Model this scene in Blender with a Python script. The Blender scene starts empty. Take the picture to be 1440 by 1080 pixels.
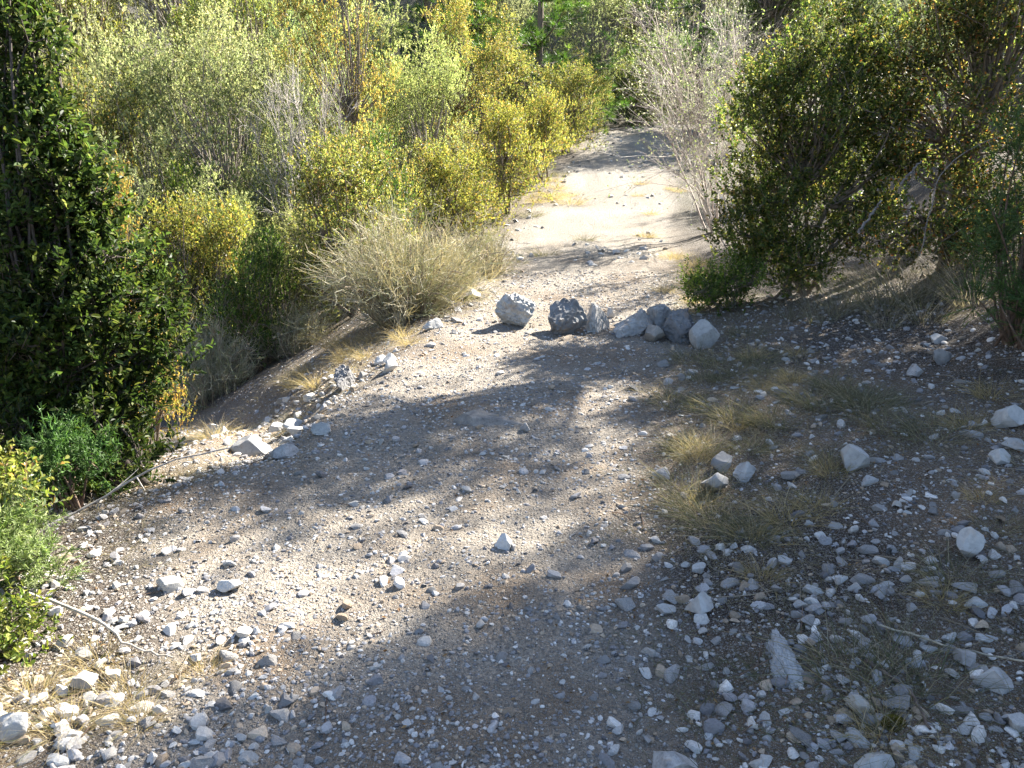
import bpy, bmesh, math, random
import numpy as np
from mathutils import Vector, Matrix

sc = bpy.context.scene
# ------------------------------------------------------------------ camera, sky, sun, exposure
cam_data = bpy.data.cameras.new("camera")
cam = bpy.data.objects.new("camera", cam_data)
sc.collection.objects.link(cam)
cam.location = (0.0, 0.0, 1.65)
cam.rotation_euler = (math.radians(72.0), 0.0, 0.0)
cam_data.sensor_width = 36.0
cam_data.lens = 29.95
cam_data.clip_start = 0.05
cam_data.clip_end = 1000.0
sc.camera = cam

SUN_AZ, SUN_EL = math.radians(46.0), math.radians(36.0)     # azimuth from +Y towards +X
world = bpy.data.worlds.new("World")
sc.world = world
world.use_nodes = True
wn = world.node_tree
wn.nodes.clear()
sky = wn.nodes.new("ShaderNodeTexSky")
sky.sky_type = 'NISHITA'
sky.sun_disc = False
sky.sun_elevation = SUN_EL
sky.sun_rotation = SUN_AZ
sky.altitude = 600
sky.ozone_density = 1.0
bg = wn.nodes.new("ShaderNodeBackground")
bg.inputs[1].default_value = 0.075
wo = wn.nodes.new("ShaderNodeOutputWorld")
wn.links.new(sky.outputs[0], bg.inputs[0])
wn.links.new(bg.outputs[0], wo.inputs[0])

sun_data = bpy.data.lights.new("sun", 'SUN')
sun_data.energy = 5.0
sun_data.angle = math.radians(0.6)
sun_data.color = (1.0, 0.94, 0.84)
sun = bpy.data.objects.new("sun", sun_data)
sc.collection.objects.link(sun)
SUN = Vector((math.cos(SUN_EL) * math.sin(SUN_AZ), math.cos(SUN_EL) * math.cos(SUN_AZ), math.sin(SUN_EL)))
sun.rotation_euler = SUN.to_track_quat('Z', 'Y').to_euler()

sc.view_settings.view_transform = 'Standard'
sc.view_settings.look = 'None'
sc.view_settings.gamma = 1.0
sc.view_settings.exposure = 2.5
sc.view_settings.use_curve_mapping = False
sc.cycles.max_bounces = 6
sc.cycles.diffuse_bounces = 3
sc.cycles.glossy_bounces = 2
sc.cycles.transmission_bounces = 4
sc.cycles.caustics_reflective = False
sc.cycles.caustics_refractive = False
sc.cycles.use_denoising = True

# ------------------------------------------------------------------ numpy helpers
def rng_(s): return np.random.default_rng(s)
def smooth(a, b, x):
    t = np.clip((x - a) / (b - a), 0, 1)
    return t * t * (3 - 2 * t)
def _hash(ix, iy, iz, seed):
    n = (ix.astype(np.int64) * 374761393 + iy.astype(np.int64) * 668265263 + iz.astype(np.int64) * 2147483647 + seed * 1274126177) & 0xffffffff
    n = ((n ^ (n >> 13)) * 1274126177) & 0xffffffff
    n = ((n ^ (n >> 16)) * 2246822519) & 0xffffffff
    return ((n ^ (n >> 15)) & 0xffffff) / float(0xffffff)
def noise3(p, seed=0):
    p = np.asarray(p, float)
    i = np.floor(p); f = p - i; f = f * f * (3 - 2 * f)
    ix, iy, iz = i[..., 0], i[..., 1], i[..., 2]
    r = 0
    for dx in (0, 1):
        for dy in (0, 1):
            for dz in (0, 1):
                w = (f[..., 0] if dx else 1 - f[..., 0]) * (f[..., 1] if dy else 1 - f[..., 1]) * (f[..., 2] if dz else 1 - f[..., 2])
                r = r + w * _hash(ix + dx, iy + dy, iz + dz, seed)
    return r * 2 - 1
def fbm3(p, oct=4, seed=0):
    p = np.asarray(p, float); a, s, r = 1.0, 0.0, 0
    for k in range(oct):
        r = r + a * noise3(p * (2.03 ** k) + 17.1 * k, seed + k); s += a; a *= 0.5
    return r / s
def noise2(x, y, freq, seed=0, oct=3):
    x = np.asarray(x, float); y = np.asarray(y, float)
    return fbm3(np.stack([x * freq, y * freq, np.zeros_like(x) + seed * 3.7], -1), oct, seed)
def nrm(v): return v / np.maximum(np.linalg.norm(v, axis=-1, keepdims=True), 1e-9)

# ------------------------------------------------------------------ the lie of the land
def track_centre(y): return np.interp(y, [-6, 0, 2, 3.5, 6.5, 12, 18, 23.5, 27, 31, 60], [-0.1, -0.1, -0.05, -0.2, 0.25, 1.05, 2.15, 3.6, 6.0, 12, 70])
def left_edge(y): return np.interp(y, [-6, 0, 2, 3, 3.8, 4.7, 5.6, 7.0, 12, 18, 23.5, 27, 31, 60], [-2.2, -2.0, -1.9, -1.75, -1.35, -1.0, -.78, -.5, -.1, 1.1, 2.5, 4.6, 10, 68])
def right_edge(y): return np.interp(y, [-6, 0, 2, 3.3, 4.8, 6.5, 12, 18, 23.5, 27, 31, 60], [.3, .3, .4, .6, .75, 1.5, 2.2, 3.3, 4.8, 7.6, 14, 72])
def side_path(x, y):
    c = np.interp(y, [3.6, 4.4, 5.2, 6.2, 7.4, 9], [-.9, -1.2, -1.5, -1.95, -2.7, -4.0])
    return np.exp(-((x - c) / .40) ** 2) * smooth(3.6, 4.2, y) * smooth(9.5, 7.5, y)
def height(x, y, fine=True):
    x = np.asarray(x, float); y = np.asarray(y, float)
    z = 1.15 * smooth(11.5, 26, y)
    dl = np.maximum(left_edge(y) - x, 0)
    drop = 0.62 * smooth(2.6, 4.2, y) + 0.18 * (1 - smooth(2.6, 4.2, y))
    z = z - drop * 3.4 * (1 - np.exp(-(0.34 * dl + 0.45 * np.maximum(dl - 1.0, 0)) / 2.1)) * (1 - 0.75 * smooth(9, 18, y))
    z = z + 0.42 * np.maximum(dl - 7, 0) + 0.30 * np.maximum(y - 24, 0) * smooth(1, 8, dl)
    dr = np.maximum(x - right_edge(y), 0)
    z = z + 0.10 * dr + 0.34 * np.maximum(dr - 1.8, 0) - 0.08 * np.maximum(dr - 25, 0)
    z = z + 0.05 * noise2(x, y, 0.9, 3, 2) * smooth(1.0, 3.0, np.abs(x) + 0.6)
    z = z + 0.07 * noise2(x, y, 0.8, 15, 3) * smooth(7.5, 11, y)
    z = z + 0.5 * noise2(x, y, 0.12, 5, 2) * smooth(5, 14, np.abs(x - track_centre(y)))
    z = z - 0.20 * side_path(x, y) * smooth(-.95, -1.6, x)
    # low humps and wheel ruts
    z = z + 0.06 * np.exp(-(((x + 0.1) / .42) ** 2 + ((y - 4.45) / .30) ** 2))
    u = x - track_centre(y)
    z = z - 0.018 * np.exp(-((u - .45) / .2) ** 2) - 0.018 * np.exp(-((u + .5) / .2) ** 2)
    if fine:
        z = z + 0.024 * noise2(x, y, 3.2, 7, 3) + 0.010 * noise2(x, y, 13, 9, 2)
    return z
def track_mask(x, y):
    a = left_edge(y) + 0.35 * smooth(3.4, 2.4, y) * 2.2; b = right_edge(y)
    w = 0.25 * noise2(x, y, 2.2, 21, 3)
    return smooth(-.25, .25, x - a + w) * smooth(-.3, .3, b - x + w)

# ------------------------------------------------------------------ mesh collecting
class MB:
    def __init__(s): s.v = []; s.f = []; s.c = []; s.n = 0
    def add(s, v, f, c=None):
        v = np.asarray(v, float).reshape(-1, 3); f = np.asarray(f, np.int64)
        s.v.append(v); s.f.append(f + s.n); s.n += len(v)
        if c is None: c = (1, 1, 1)
        c = np.asarray(c, float)
        if c.ndim == 1: c = np.broadcast_to(c, (len(v), 3))
        s.c.append(c); return s
    def mesh(s, name, mat, smooth_=False):
        v = np.concatenate(s.v); c = np.concatenate(s.c)
        me = bpy.data.meshes.new(name)
        me.vertices.add(len(v)); me.vertices.foreach_set("co", v.astype(np.float32).ravel())
        loops = np.concatenate([f.ravel() for f in s.f]).astype(np.int32)
        tot = np.concatenate([np.full(len(f), f.shape[1]) for f in s.f])
        start = np.concatenate([[0], np.cumsum(tot)[:-1]]).astype(np.int32)
        me.loops.add(len(loops)); me.loops.foreach_set("vertex_index", loops)
        me.polygons.add(len(tot)); me.polygons.foreach_set("loop_start", start)
        me.polygons.foreach_set("use_smooth", np.full(len(tot), smooth_))
        a = me.color_attributes.new("Col", 'FLOAT_COLOR', 'POINT')
        a.data.foreach_set("color", np.concatenate([c, np.ones((len(c), 1))], 1).astype(np.float32).ravel())
        me.update(calc_edges=True)
        me.materials.append(mat)
        return me
def link(name, data, parent=None, **props):
    o = bpy.data.objects.new(name, data)
    sc.collection.objects.link(o)
    if parent is not None: o.parent = parent
    for k, v in props.items():
        if v is not None: o[k] = v
    return o
def empty(name, loc, rz=0, scale=(1, 1, 1), **props):
    o = link(name, None, **props)
    o.location = loc; o.rotation_euler = (0, 0, rz); o.scale = scale
    o.empty_display_size = 0.1
    return o

def tubes(mb, P, R, sides=4, col=(1, 1, 1), seed=0):
    """P (N,K,3) paths, R (N,K) radii"""
    P = np.asarray(P, float); R = np.asarray(R, float)
    N, K, _ = P.shape
    T = nrm(np.gradient(P, axis=1))
    ref = nrm(rng_(seed).normal(size=(N, 1, 3)))
    U = nrm(np.cross(T, ref)); V = np.cross(T, U)
    a = np.arange(sides) / sides * 2 * math.pi
    ring = P[:, :, None, :] + R[:, :, None, None] * (np.cos(a)[:, None] * U[:, :, None, :] + np.sin(a)[:, None] * V[:, :, None, :])
    idx = np.arange(N * K * sides).reshape(N, K, sides)
    j = np.roll(np.arange(sides), -1)
    f = np.stack([idx[:, :-1, :], idx[:, :-1][:, :, j], idx[:, 1:][:, :, j], idx[:, 1:, :]], -1).reshape(-1, 4)
    col = np.asarray(col, float)
    if col.ndim == 2: col = np.repeat(col, K * sides, axis=0)
    mb.add(ring, f, col)
def bez(A, B, C, K):
    t = np.linspace(0, 1, K)[None, :, None]
    return (1 - t) ** 2 * A[:, None] + 2 * t * (1 - t) * B[:, None] + t * t * C[:, None]
def leaves(mb, P, D, Nn, L, W, col, near=False, fold=0.25):
    """leaf blades; P base, D direction, Nn normal hint"""
    D = nrm(D); S = nrm(np.cross(D, Nn)); Nn = np.cross(S, D)
    n = len(P); L = np.broadcast_to(np.asarray(L, float), (n,))[:, None]; W = np.broadcast_to(np.asarray(W, float), (n,))[:, None]
    if near:
        q = [P, P + D * L * .3 + S * W * .42 + Nn * W * fold, P + D * L * .72 + S * W * .40 + Nn * W * fold - Nn * L * .06,
             P + D * L - Nn * L * .14, P + D * L * .72 - S * W * .40 + Nn * W * fold - Nn * L * .06, P + D * L * .3 - S * W * .42 + Nn * W * fold]
        v = np.stack(q, 1); i = np.arange(n)[:, None] * 6
        f = np.concatenate([i + np.array([0, 1, 2, 3]), i + np.array([0, 3, 4, 5])])
        mb.add(v, f, np.repeat(col, 6, 0))
    else:
        v = np.stack([P, P + D * L * .5 + S * W * .5 + Nn * W * fold, P + D * L, P + D * L * .5 - S * W * .5 + Nn * W * fold], 1)
        mb.add(v, np.arange(n * 4).reshape(n, 4), np.repeat(col, 4, 0))
def blades(mb, P, D, L, W, bend, col, K=3, seed=0):
    """flat tapering grass blades / needles, bending over"""
    n = len(P); r = rng_(seed)
    D = nrm(D); hor = D * np.array([1, 1, 0.0]) + r.normal(size=(n, 3)) * .25 * np.array([1, 1, 0])
    S = nrm(np.cross(D, nrm(r.normal(size=(n, 3)))))
    t = np.linspace(0, 1, K)
    L = np.broadcast_to(L, (n,)); W = np.broadcast_to(W, (n,))
    C = P[:, None] + D[:, None] * (L[:, None] * t)[..., None] + (nrm(hor) * np.array([1, 1, 0]) + np.array([0, 0, -.55]))[:, None] * (np.broadcast_to(bend, (n,))[:, None] * L[:, None] * t ** 2)[..., None]
    w = W[:, None] * (1 - t * .92) * .5
    v = np.stack([C - S[:, None] * w[..., None], C + S[:, None] * w[..., None]], 2)
    idx = np.arange(n * K * 2).reshape(n, K, 2)
    f = np.stack([idx[:, :-1, 0], idx[:, :-1, 1], idx[:, 1:, 1], idx[:, 1:, 0]], -1).reshape(-1, 4)
    mb.add(v, f, np.repeat(col, K * 2, 0))
def pal(r, n, cols, weights, jit=.18):
    cols = np.asarray(cols, float); w = np.asarray(weights, float)
    c = cols[r.choice(len(cols), n, p=w / w.sum())]
    return c * (1 + jit * r.normal(size=(n, 1))).clip(.4, 1.8)

# ------------------------------------------------------------------ materials
def mat_new(name):
    m = bpy.data.materials.new(name); m.use_nodes = True
    nt = m.node_tree; nt.nodes.clear()
    return m, nt, (lambda t, **k: _node(nt, t, **k))
def _node(nt, t, **k):
    n = nt.nodes.new("ShaderNode" + t)
    for a, b in k.items():
        if a.startswith("i_"): n.inputs[a[2:].replace("_", " ")].default_value = b
        else: setattr(n, a, b)
    return n
def leaf_mat(name, trans=.42, rough=.45, tint=(1.12, 1.10, .80), spec=.4):
    m, nt, N = mat_new(name); L = nt.links.new
    at = N("Attribute", attribute_name="Col"); oi = N("ObjectInfo")
    mx = N("MixRGB", blend_type='MULTIPLY'); mx.inputs[0].default_value = 1
    L(at.outputs["Color"], mx.inputs[1]); L(oi.outputs["Color"], mx.inputs[2])
    p = N("BsdfPrincipled"); p.inputs["Roughness"].default_value = rough
    p.inputs["Specular IOR Level"].default_value = spec
    L(mx.outputs[0], p.inputs["Base Color"])
    tm = N("MixRGB", blend_type='MULTIPLY'); tm.inputs[0].default_value = 1
    tm.inputs[2].default_value = tuple(c * 1.5 for c in tint) + (1,)
    L(mx.outputs[0], tm.inputs[1])
    tr = N("BsdfTranslucent"); L(tm.outputs[0], tr.inputs[0])
    ms = N("MixShader"); ms.inputs[0].default_value = trans
    L(p.outputs[0], ms.inputs[1]); L(tr.outputs[0], ms.inputs[2])
    o = N("OutputMaterial"); L(ms.outputs[0], o.inputs[0])
    return m
def bark_mat(name):
    m, nt, N = mat_new(name); L = nt.links.new
    at = N("Attribute", attribute_name="Col"); oi = N("ObjectInfo")
    tc = N("TexCoord"); nz = N("TexNoise"); nz.inputs["Scale"].default_value = 40; nz.inputs["Detail"].default_value = 4
    L(tc.outputs["Object"], nz.inputs["Vector"])
    rp = N("ValToRGB"); rp.color_ramp.elements[0].position = .3; rp.color_ramp.elements[0].color = (.45, .42, .4, 1)
    rp.color_ramp.elements[1].position = .7; rp.color_ramp.elements[1].color = (1.25, 1.22, 1.15, 1)
    L(nz.outputs[0], rp.inputs[0])
    mx = N("MixRGB", blend_type='MULTIPLY'); mx.inputs[0].default_value = 1
    L(at.outputs["Color"], mx.inputs[1]); L(rp.outputs[0], mx.inputs[2])
    p = N("BsdfPrincipled"); p.inputs["Roughness"].default_value = .85
    L(mx.outputs[0], p.inputs["Base Color"])
    bp = N("Bump"); bp.inputs["Strength"].default_value = .5; bp.inputs["Distance"].default_value = .004
    L(nz.outputs[0], bp.inputs["Height"]); L(bp.outputs[0], p.inputs["Normal"])
    o = N("OutputMaterial"); L(p.outputs[0], o.inputs[0])
    return m
def rock_mat(name, lo, hi, dark=.5, scale=9.0, rand=.3):
    """weathered limestone: mottled greys, dark lichen crust, ochre stains, pitted relief"""
    m, nt, N = mat_new(name); L = nt.links.new
    tc = N("TexCoord"); oi = N("ObjectInfo"); at = N("Attribute", attribute_name="Col")
    ad = N("VectorMath", operation='ADD'); L(tc.outputs["Object"], ad.inputs[0]); L(oi.outputs["Location"], ad.inputs[1])
    n1 = N("TexNoise"); n1.inputs["Scale"].default_value = scale; n1.inputs["Detail"].default_value = 6; n1.inputs["Roughness"].default_value = .62
    n2 = N("TexNoise"); n2.inputs["Scale"].default_value = scale * 3.7; n2.inputs["Detail"].default_value = 5; n2.inputs["Roughness"].default_value = .7
    n3 = N("TexNoise"); n3.inputs["Scale"].default_value = scale * .9; n3.inputs["Detail"].default_value = 3
    for n in (n1, n2, n3): L(ad.outputs[0], n.inputs["Vector"])
    r1 = N("ValToRGB"); e = r1.color_ramp.elements
    e[0].position = .32; e[0].color = tuple(lo) + (1,); e[1].position = .68; e[1].color = tuple(hi) + (1,)
    L(n1.outputs[0], r1.inputs[0])
    r2 = N("ValToRGB"); e = r2.color_ramp.elements
    e[0].position = .36; e[0].color = (dark, dark, dark, 1); e[1].position = .52; e[1].color = (1, 1, 1, 1)
    L(n2.outputs[0], r2.inputs[0])
    m1 = N("MixRGB", blend_type='MULTIPLY'); m1.inputs[0].default_value = .85; L(r1.outputs[0], m1.inputs[1]); L(r2.outputs[0], m1.inputs[2])
    r3 = N("ValToRGB"); e = r3.color_ramp.elements
    e[0].position = .60; e[0].color = (0, 0, 0, 1); e[1].position = .74; e[1].color = (.55, .55, .55, 1)
    L(n3.outputs[0], r3.inputs[0])
    m2 = N("MixRGB", blend_type='MULTIPLY'); L(r3.outputs[0], m2.inputs[0]); L(m1.outputs[0], m2.inputs[1]); m2.inputs[2].default_value = (1.0, .70, .45, 1)
    mr = N("MapRange"); mr.inputs["To Min"].default_value = 1 - rand; mr.inputs["To Max"].default_value = 1 + rand * .7
    L(oi.outputs["Random"], mr.inputs["Value"])
    m3 = N("MixRGB", blend_type='MULTIPLY'); m3.inputs[0].default_value = 1; L(m2.outputs[0], m3.inputs[1]); L(mr.outputs[0], m3.inputs[2])
    m4 = N("MixRGB", blend_type='MULTIPLY'); m4.inputs[0].default_value = 1; L(m3.outputs[0], m4.inputs[1]); L(at.outputs["Color"], m4.inputs[2])
    p = N("BsdfPrincipled"); p.inputs["Roughness"].default_value = .88; p.inputs["Specular IOR Level"].default_value = .25
    L(m4.outputs[0], p.inputs["Base Color"])
    bp = N("Bump"); bp.inputs["Strength"].default_value = .6; bp.inputs["Distance"].default_value = .006
    L(n2.outputs[0], bp.inputs["Height"]); L(bp.outputs[0], p.inputs["Normal"])
    o = N("OutputMaterial"); L(p.outputs[0], o.inputs[0])
    return m
def plain_attr_mat(name, rough=.9, noise_scale=120, amp=.3, bump=.4, dist=.004):
    m, nt, N = mat_new(name); L = nt.links.new
    at = N("Attribute", attribute_name="Col"); tc = N("TexCoord")
    nz = N("TexNoise"); nz.inputs["Scale"].default_value = noise_scale; nz.inputs["Detail"].default_value = 5; nz.inputs["Roughness"].default_value = .65
    L(tc.outputs["Object"], nz.inputs["Vector"])
    mr = N("MapRange"); mr.inputs["From Min"].default_value = .3; mr.inputs["From Max"].default_value = .7
    mr.inputs["To Min"].default_value = 1 - amp; mr.inputs["To Max"].default_value = 1 + amp
    L(nz.outputs[0], mr.inputs["Value"])
    mx = N("MixRGB", blend_type='MULTIPLY'); mx.inputs[0].default_value = 1
    L(at.outputs["Color"], mx.inputs[1]); L(mr.outputs[0], mx.inputs[2])
    p = N("BsdfPrincipled"); p.inputs["Roughness"].default_value = rough; p.inputs["Specular IOR Level"].default_value = .2
    L(mx.outputs[0], p.inputs["Base Color"])
    bp = N("Bump"); bp.inputs["Strength"].default_value = bump; bp.inputs["Distance"].default_value = dist
    L(nz.outputs[0], bp.inputs["Height"]); L(bp.outputs[0], p.inputs["Normal"])
    o = N("OutputMaterial"); L(p.outputs[0], o.inputs[0])
    return m

def ground_mat(name):
    """earth with crushed stone: three sizes of pebble cells over the vertex colour"""
    m, nt, N = mat_new(name); L = nt.links.new
    at = N("Attribute", attribute_name="Col"); tc = N("TexCoord")
    nz = N("TexNoise"); nz.inputs["Scale"].default_value = 60; nz.inputs["Detail"].default_value = 6; nz.inputs["Roughness"].default_value = .7
    L(tc.outputs["Object"], nz.inputs["Vector"])
    mr = N("MapRange"); mr.inputs["From Min"].default_value = .3; mr.inputs["From Max"].default_value = .7; mr.inputs["To Min"].default_value = .5; mr.inputs["To Max"].default_value = 1.35
    L(nz.outputs[0], mr.inputs["Value"])
    mx = N("MixRGB", blend_type='MULTIPLY'); mx.inputs[0].default_value = 1; L(at.outputs["Color"], mx.inputs[1]); L(mr.outputs[0], mx.inputs[2])
    col = mx.outputs[0]; hsum = None
    for sc_, thr, w in ((70, .55, 1.0), (150, .50, .6), (310, .45, .35)):
        vo = N("TexVoronoi"); vo.inputs["Scale"].default_value = sc_; L(tc.outputs["Object"], vo.inputs["Vector"])
        sep = N("SeparateColor"); L(vo.outputs["Color"], sep.inputs[0])
        gate = N("Math", operation='GREATER_THAN'); gate.inputs[1].default_value = thr; L(sep.outputs[0], gate.inputs[0])
        body = N("MapRange"); body.inputs["From Min"].default_value = .55; body.inputs["From Max"].default_value = .25; L(vo.outputs["Distance"], body.inputs["Value"])
        mk = N("Math", operation='MULTIPLY'); L(gate.outputs[0], mk.inputs[0]); L(body.outputs[0], mk.inputs[1])
        rp = N("ValToRGB"); e = rp.color_ramp.elements
        e[0].color = (.19, .165, .145, 1); e[1].color = (.45, .43, .395, 1)
        e2 = e.new(.5); e2.color = (.31, .275, .235, 1)
        L(sep.outputs[1], rp.inputs[0])
        mm = N("MixRGB"); L(mk.outputs[0], mm.inputs[0]); L(col, mm.inputs[1]); L(rp.outputs[0], mm.inputs[2]); col = mm.outputs[0]
        hh = N("Math", operation='MULTIPLY'); hh.inputs[1].default_value = w; L(mk.outputs[0], hh.inputs[0])
        if hsum is None: hsum = hh.outputs[0]
        else:
            ad = N("Math", operation='ADD'); L(hsum, ad.inputs[0]); L(hh.outputs[0], ad.inputs[1]); hsum = ad.outputs[0]
    ad = N("Math", operation='ADD'); L(hsum, ad.inputs[0]); L(nz.outputs[0], ad.inputs[1])
    p = N("BsdfPrincipled"); p.inputs["Roughness"].default_value = .92; p.inputs["Specular IOR Level"].default_value = .15
    L(col, p.inputs["Base Color"])
    bp = N("Bump"); bp.inputs["Strength"].default_value = 1.0; bp.inputs["Distance"].default_value = .011
    L(ad.outputs[0], bp.inputs["Height"]); L(bp.outputs[0], p.inputs["Normal"])
    o = N("OutputMaterial"); L(p.outputs[0], o.inputs[0])
    return m

M_LEAF = leaf_mat("glossy_box_leaf", trans=.5)
M_DARKLEAF = leaf_mat("thick_box_leaf", trans=.40, rough=.5, spec=.22)
M_GREYLEAF = leaf_mat("grey_green_leaf", trans=.48, rough=.6, tint=(1.05, 1.06, .86), spec=.25)
M_NEEDLE = leaf_mat("needle", trans=.30, rough=.5, tint=(1.1, 1.2, .6), spec=.3)
M_GRASS = leaf_mat("grass_blade", trans=.35, rough=.6, tint=(1.1, 1.05, .7), spec=.2)
M_BARK = bark_mat("bark")
M_ROCK = rock_mat("weathered_limestone", (.21, .205, .20), (.44, .43, .41), dark=.74, scale=6)
M_PALE = rock_mat("fresh_pale_limestone", (.40, .40, .39), (.56, .55, .52), dark=.78, scale=11, rand=.22)
M_COBBLE = rock_mat("loose_limestone", (.22, .215, .21), (.41, .39, .365), dark=.66, scale=26, rand=.34)
M_GRAVEL = plain_attr_mat("limestone_gravel", noise_scale=160, amp=.22)
M_GROUND = ground_mat("stony_earth")

# ------------------------------------------------------------------ terrain
def graded(lo, hi, step, far_lo, far_hi, g=1.12):
    c = list(np.arange(lo, hi + 1e-6, step))
    s = step; x = hi
    while x < far_hi: s *= g; x += s; c.append(x)
    s = step; x = lo
    while x > far_lo: s *= g; x -= s; c.insert(0, x)
    return np.array(c)
gx = graded(-2.4, 3.4, .030, -160, 160)
gy = graded(1.3, 8.2, .034, -60, 220, 1.09)
X, Y = np.meshgrid(gx, gy)
Z = height(X, Y)
tm = track_mask(X, Y)
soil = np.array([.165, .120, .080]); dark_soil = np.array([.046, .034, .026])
grit = np.array([.33, .288, .235]); straw = np.array([.27, .21, .125])
a = smooth(-.35, .45, noise2(X, Y, 2.6, 31, 4) + .2)[..., None]
b = smooth(-.2, .5, noise2(X, Y, 1.1, 33, 3))[..., None]
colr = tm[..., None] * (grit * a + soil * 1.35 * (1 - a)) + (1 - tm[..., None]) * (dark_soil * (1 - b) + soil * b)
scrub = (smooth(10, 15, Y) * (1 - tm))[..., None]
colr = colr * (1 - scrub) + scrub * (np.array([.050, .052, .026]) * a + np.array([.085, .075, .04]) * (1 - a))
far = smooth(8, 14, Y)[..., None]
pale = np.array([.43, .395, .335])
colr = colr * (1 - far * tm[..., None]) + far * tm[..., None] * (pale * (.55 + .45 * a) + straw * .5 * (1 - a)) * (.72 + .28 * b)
dl = (left_edge(Y) - X)
bank = (smooth(-.15, .25, dl) * smooth(3.0, 1.0, dl) * smooth(3.0, 4.0, Y))[..., None]
colr = colr * (1 - bank * .7) + bank * .7 * (straw * .8 * a + soil * 1.5 * (1 - a))
spm = np.clip(side_path(X, Y) * 1.3, 0, 1)[..., None] * smooth(-.8, -1.2, X)[..., None]
colr = colr * (1 - spm * .85) + spm * .85 * (np.array([.36, .30, .225]) * a + np.array([.27, .19, .13]) * (1 - a))
mb = MB()
nyy, nxx = X.shape
idx = np.arange(nxx * nyy).reshape(nyy, nxx)
F = np.stack([idx[:-1, :-1], idx[:-1, 1:], idx[1:, 1:], idx[1:, :-1]], -1).reshape(-1, 4)
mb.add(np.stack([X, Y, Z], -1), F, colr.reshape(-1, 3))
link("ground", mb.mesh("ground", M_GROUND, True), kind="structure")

# ------------------------------------------------------------------ stones
def ico(sub):
    bm = bmesh.new(); bmesh.ops.create_icosphere(bm, subdivisions=sub, radius=1)
    bm.verts.ensure_lookup_table()
    v = np.array([q.co[:] for q in bm.verts]); f = np.array([[w.index for w in p.verts] for p in bm.faces]); bm.free()
    return v, f
ICO = {k: ico(k) for k in (1, 2, 3, 4, 5)}
def rock_shape(seed, sub, cuts=9, rough=.06, freq=2.0, lo=.45, hi=.85, pits=0.0):
    r = rng_(seed); v, f = ICO[sub]; v = v.copy()
    for n in nrm(r.normal(size=(cuts, 3))):
        d = r.uniform(lo, hi); e = v @ n - d
        v = v - np.maximum(e, 0)[:, None] * n * .93
    v = v * (1 + rough * fbm3(v * freq + seed * 3.1, 4, seed)[:, None])
    if pits:
        q = np.abs(fbm3(v * freq * 2.2 + seed, 3, seed + 50))
        v = v * (1 - pits * np.exp(-(q / .07) ** 2))[:, None]
        v = v * (1 + .5 * rough * noise3(v * 11, seed + 9))[:, None]
    v = v - (v.max(0) + v.min(0)) / 2
    return v / (v.max(0) - v.min(0)), f            # unit box centred on the origin
def solo_rock(name, seed, x, y, size, sink=.2, rz=0.0, mat=None, sub=4, label=None, cat="rock", group=None, pits=0.0, rough=.08, cuts=9, tilt=0.0, shade=None):
    v, f = rock_shape(seed, max(sub, 4), cuts + 5, rough * 1.0 + .035, 2.4, .36, .8, pits=pits * .55)
    v[:, :2] *= (1 - .45 * v[:, 2:3]); v /= np.array([*(np.ptp(v[:, :2], axis=0)), 1])
    v = v * np.array(size)
    if tilt: c, s = math.cos(tilt), math.sin(tilt); v = v @ np.array([[c, 0, s], [0, 1, 0], [-s, 0, c]]).T
    v[:, 2] += size[2] * (.5 - sink)
    m = MB(); m.add(v, f, shade if shade is not None else (1, 1, 1))
    me = m.mesh(name, mat or M_ROCK, True); me.set_sharp_from_angle(angle=math.radians(24))
    o = link(name, me, label=label, category=cat, group=group)
    o.location = (x, y, float(height(x, y))); o.rotation_euler = (0, 0, rz)
    return o

A45 = math.pi / 4
# the row of boulders laid across the track
solo_rock("boulder", 11, .03, 6.66, (.34, .30, .32), .19, .3, M_PALE, 5, "rough white-topped boulder pocked with dark hollows, standing alone on the track", "boulder", pits=.16, rough=.16, cuts=7, shade=(.8, .8, .8))
solo_rock("boulder", 23, .41, 6.40, (.34, .28, .34), .19, 1.1, M_ROCK, 5, "tall grey boulder with undercut dark base beside the white-topped boulder", "boulder", pits=.07, rough=.13, cuts=8, tilt=.25, shade=(.8, .82, .85))
solo_rock("boulder", 37, .66, 6.58, (.25, .22, .25), .19, 2.0, M_ROCK, 5, "grey boulder tucked against the tall undercut boulder", "boulder", pits=.12, rough=.14)
solo_rock("boulder", 38, .82, 6.95, (.07, .07, .10), .12, .4, M_ROCK, 3, "fist-sized upright grey stone behind the boulder row", "stone", rough=.1)
solo_rock("boulder", 41, .94, 6.36, (.34, .24, .24), .19, .2, M_ROCK, 5, "low long light grey boulder in the middle of the boulder row", "boulder", pits=.10, rough=.15)
solo_rock("boulder", 52, 1.16, 6.52, (.22, .2, .24), .19, .9, M_ROCK, 5, "pitted grey boulder between the low boulder and the dark one", "boulder", pits=.16, rough=.14)
solo_rock("boulder", 57, 1.25, 6.16, (.31, .25, .31), .19, 2.5, M_ROCK, 5, "dark lichen-covered boulder near the box shrub end of the row", "boulder", pits=.14, rough=.15, shade=(.62, .64, .68))
solo_rock("boulder", 63, 1.37, 5.90, (.19, .16, .23), .12, .5, M_PALE, 4, "pale smooth wedge-shaped boulder leaning against the dark boulder", "boulder", rough=.06, cuts=7, tilt=-.3, shade=(.72, .72, .72))
solo_rock("boulder", 66, 1.06, 6.12, (.18, .16, .15), .18, 1.4, M_ROCK, 4, "small brownish grey rock in front of the dark boulder", "rock", rough=.1, shade=(.75, .70, .64))
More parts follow.
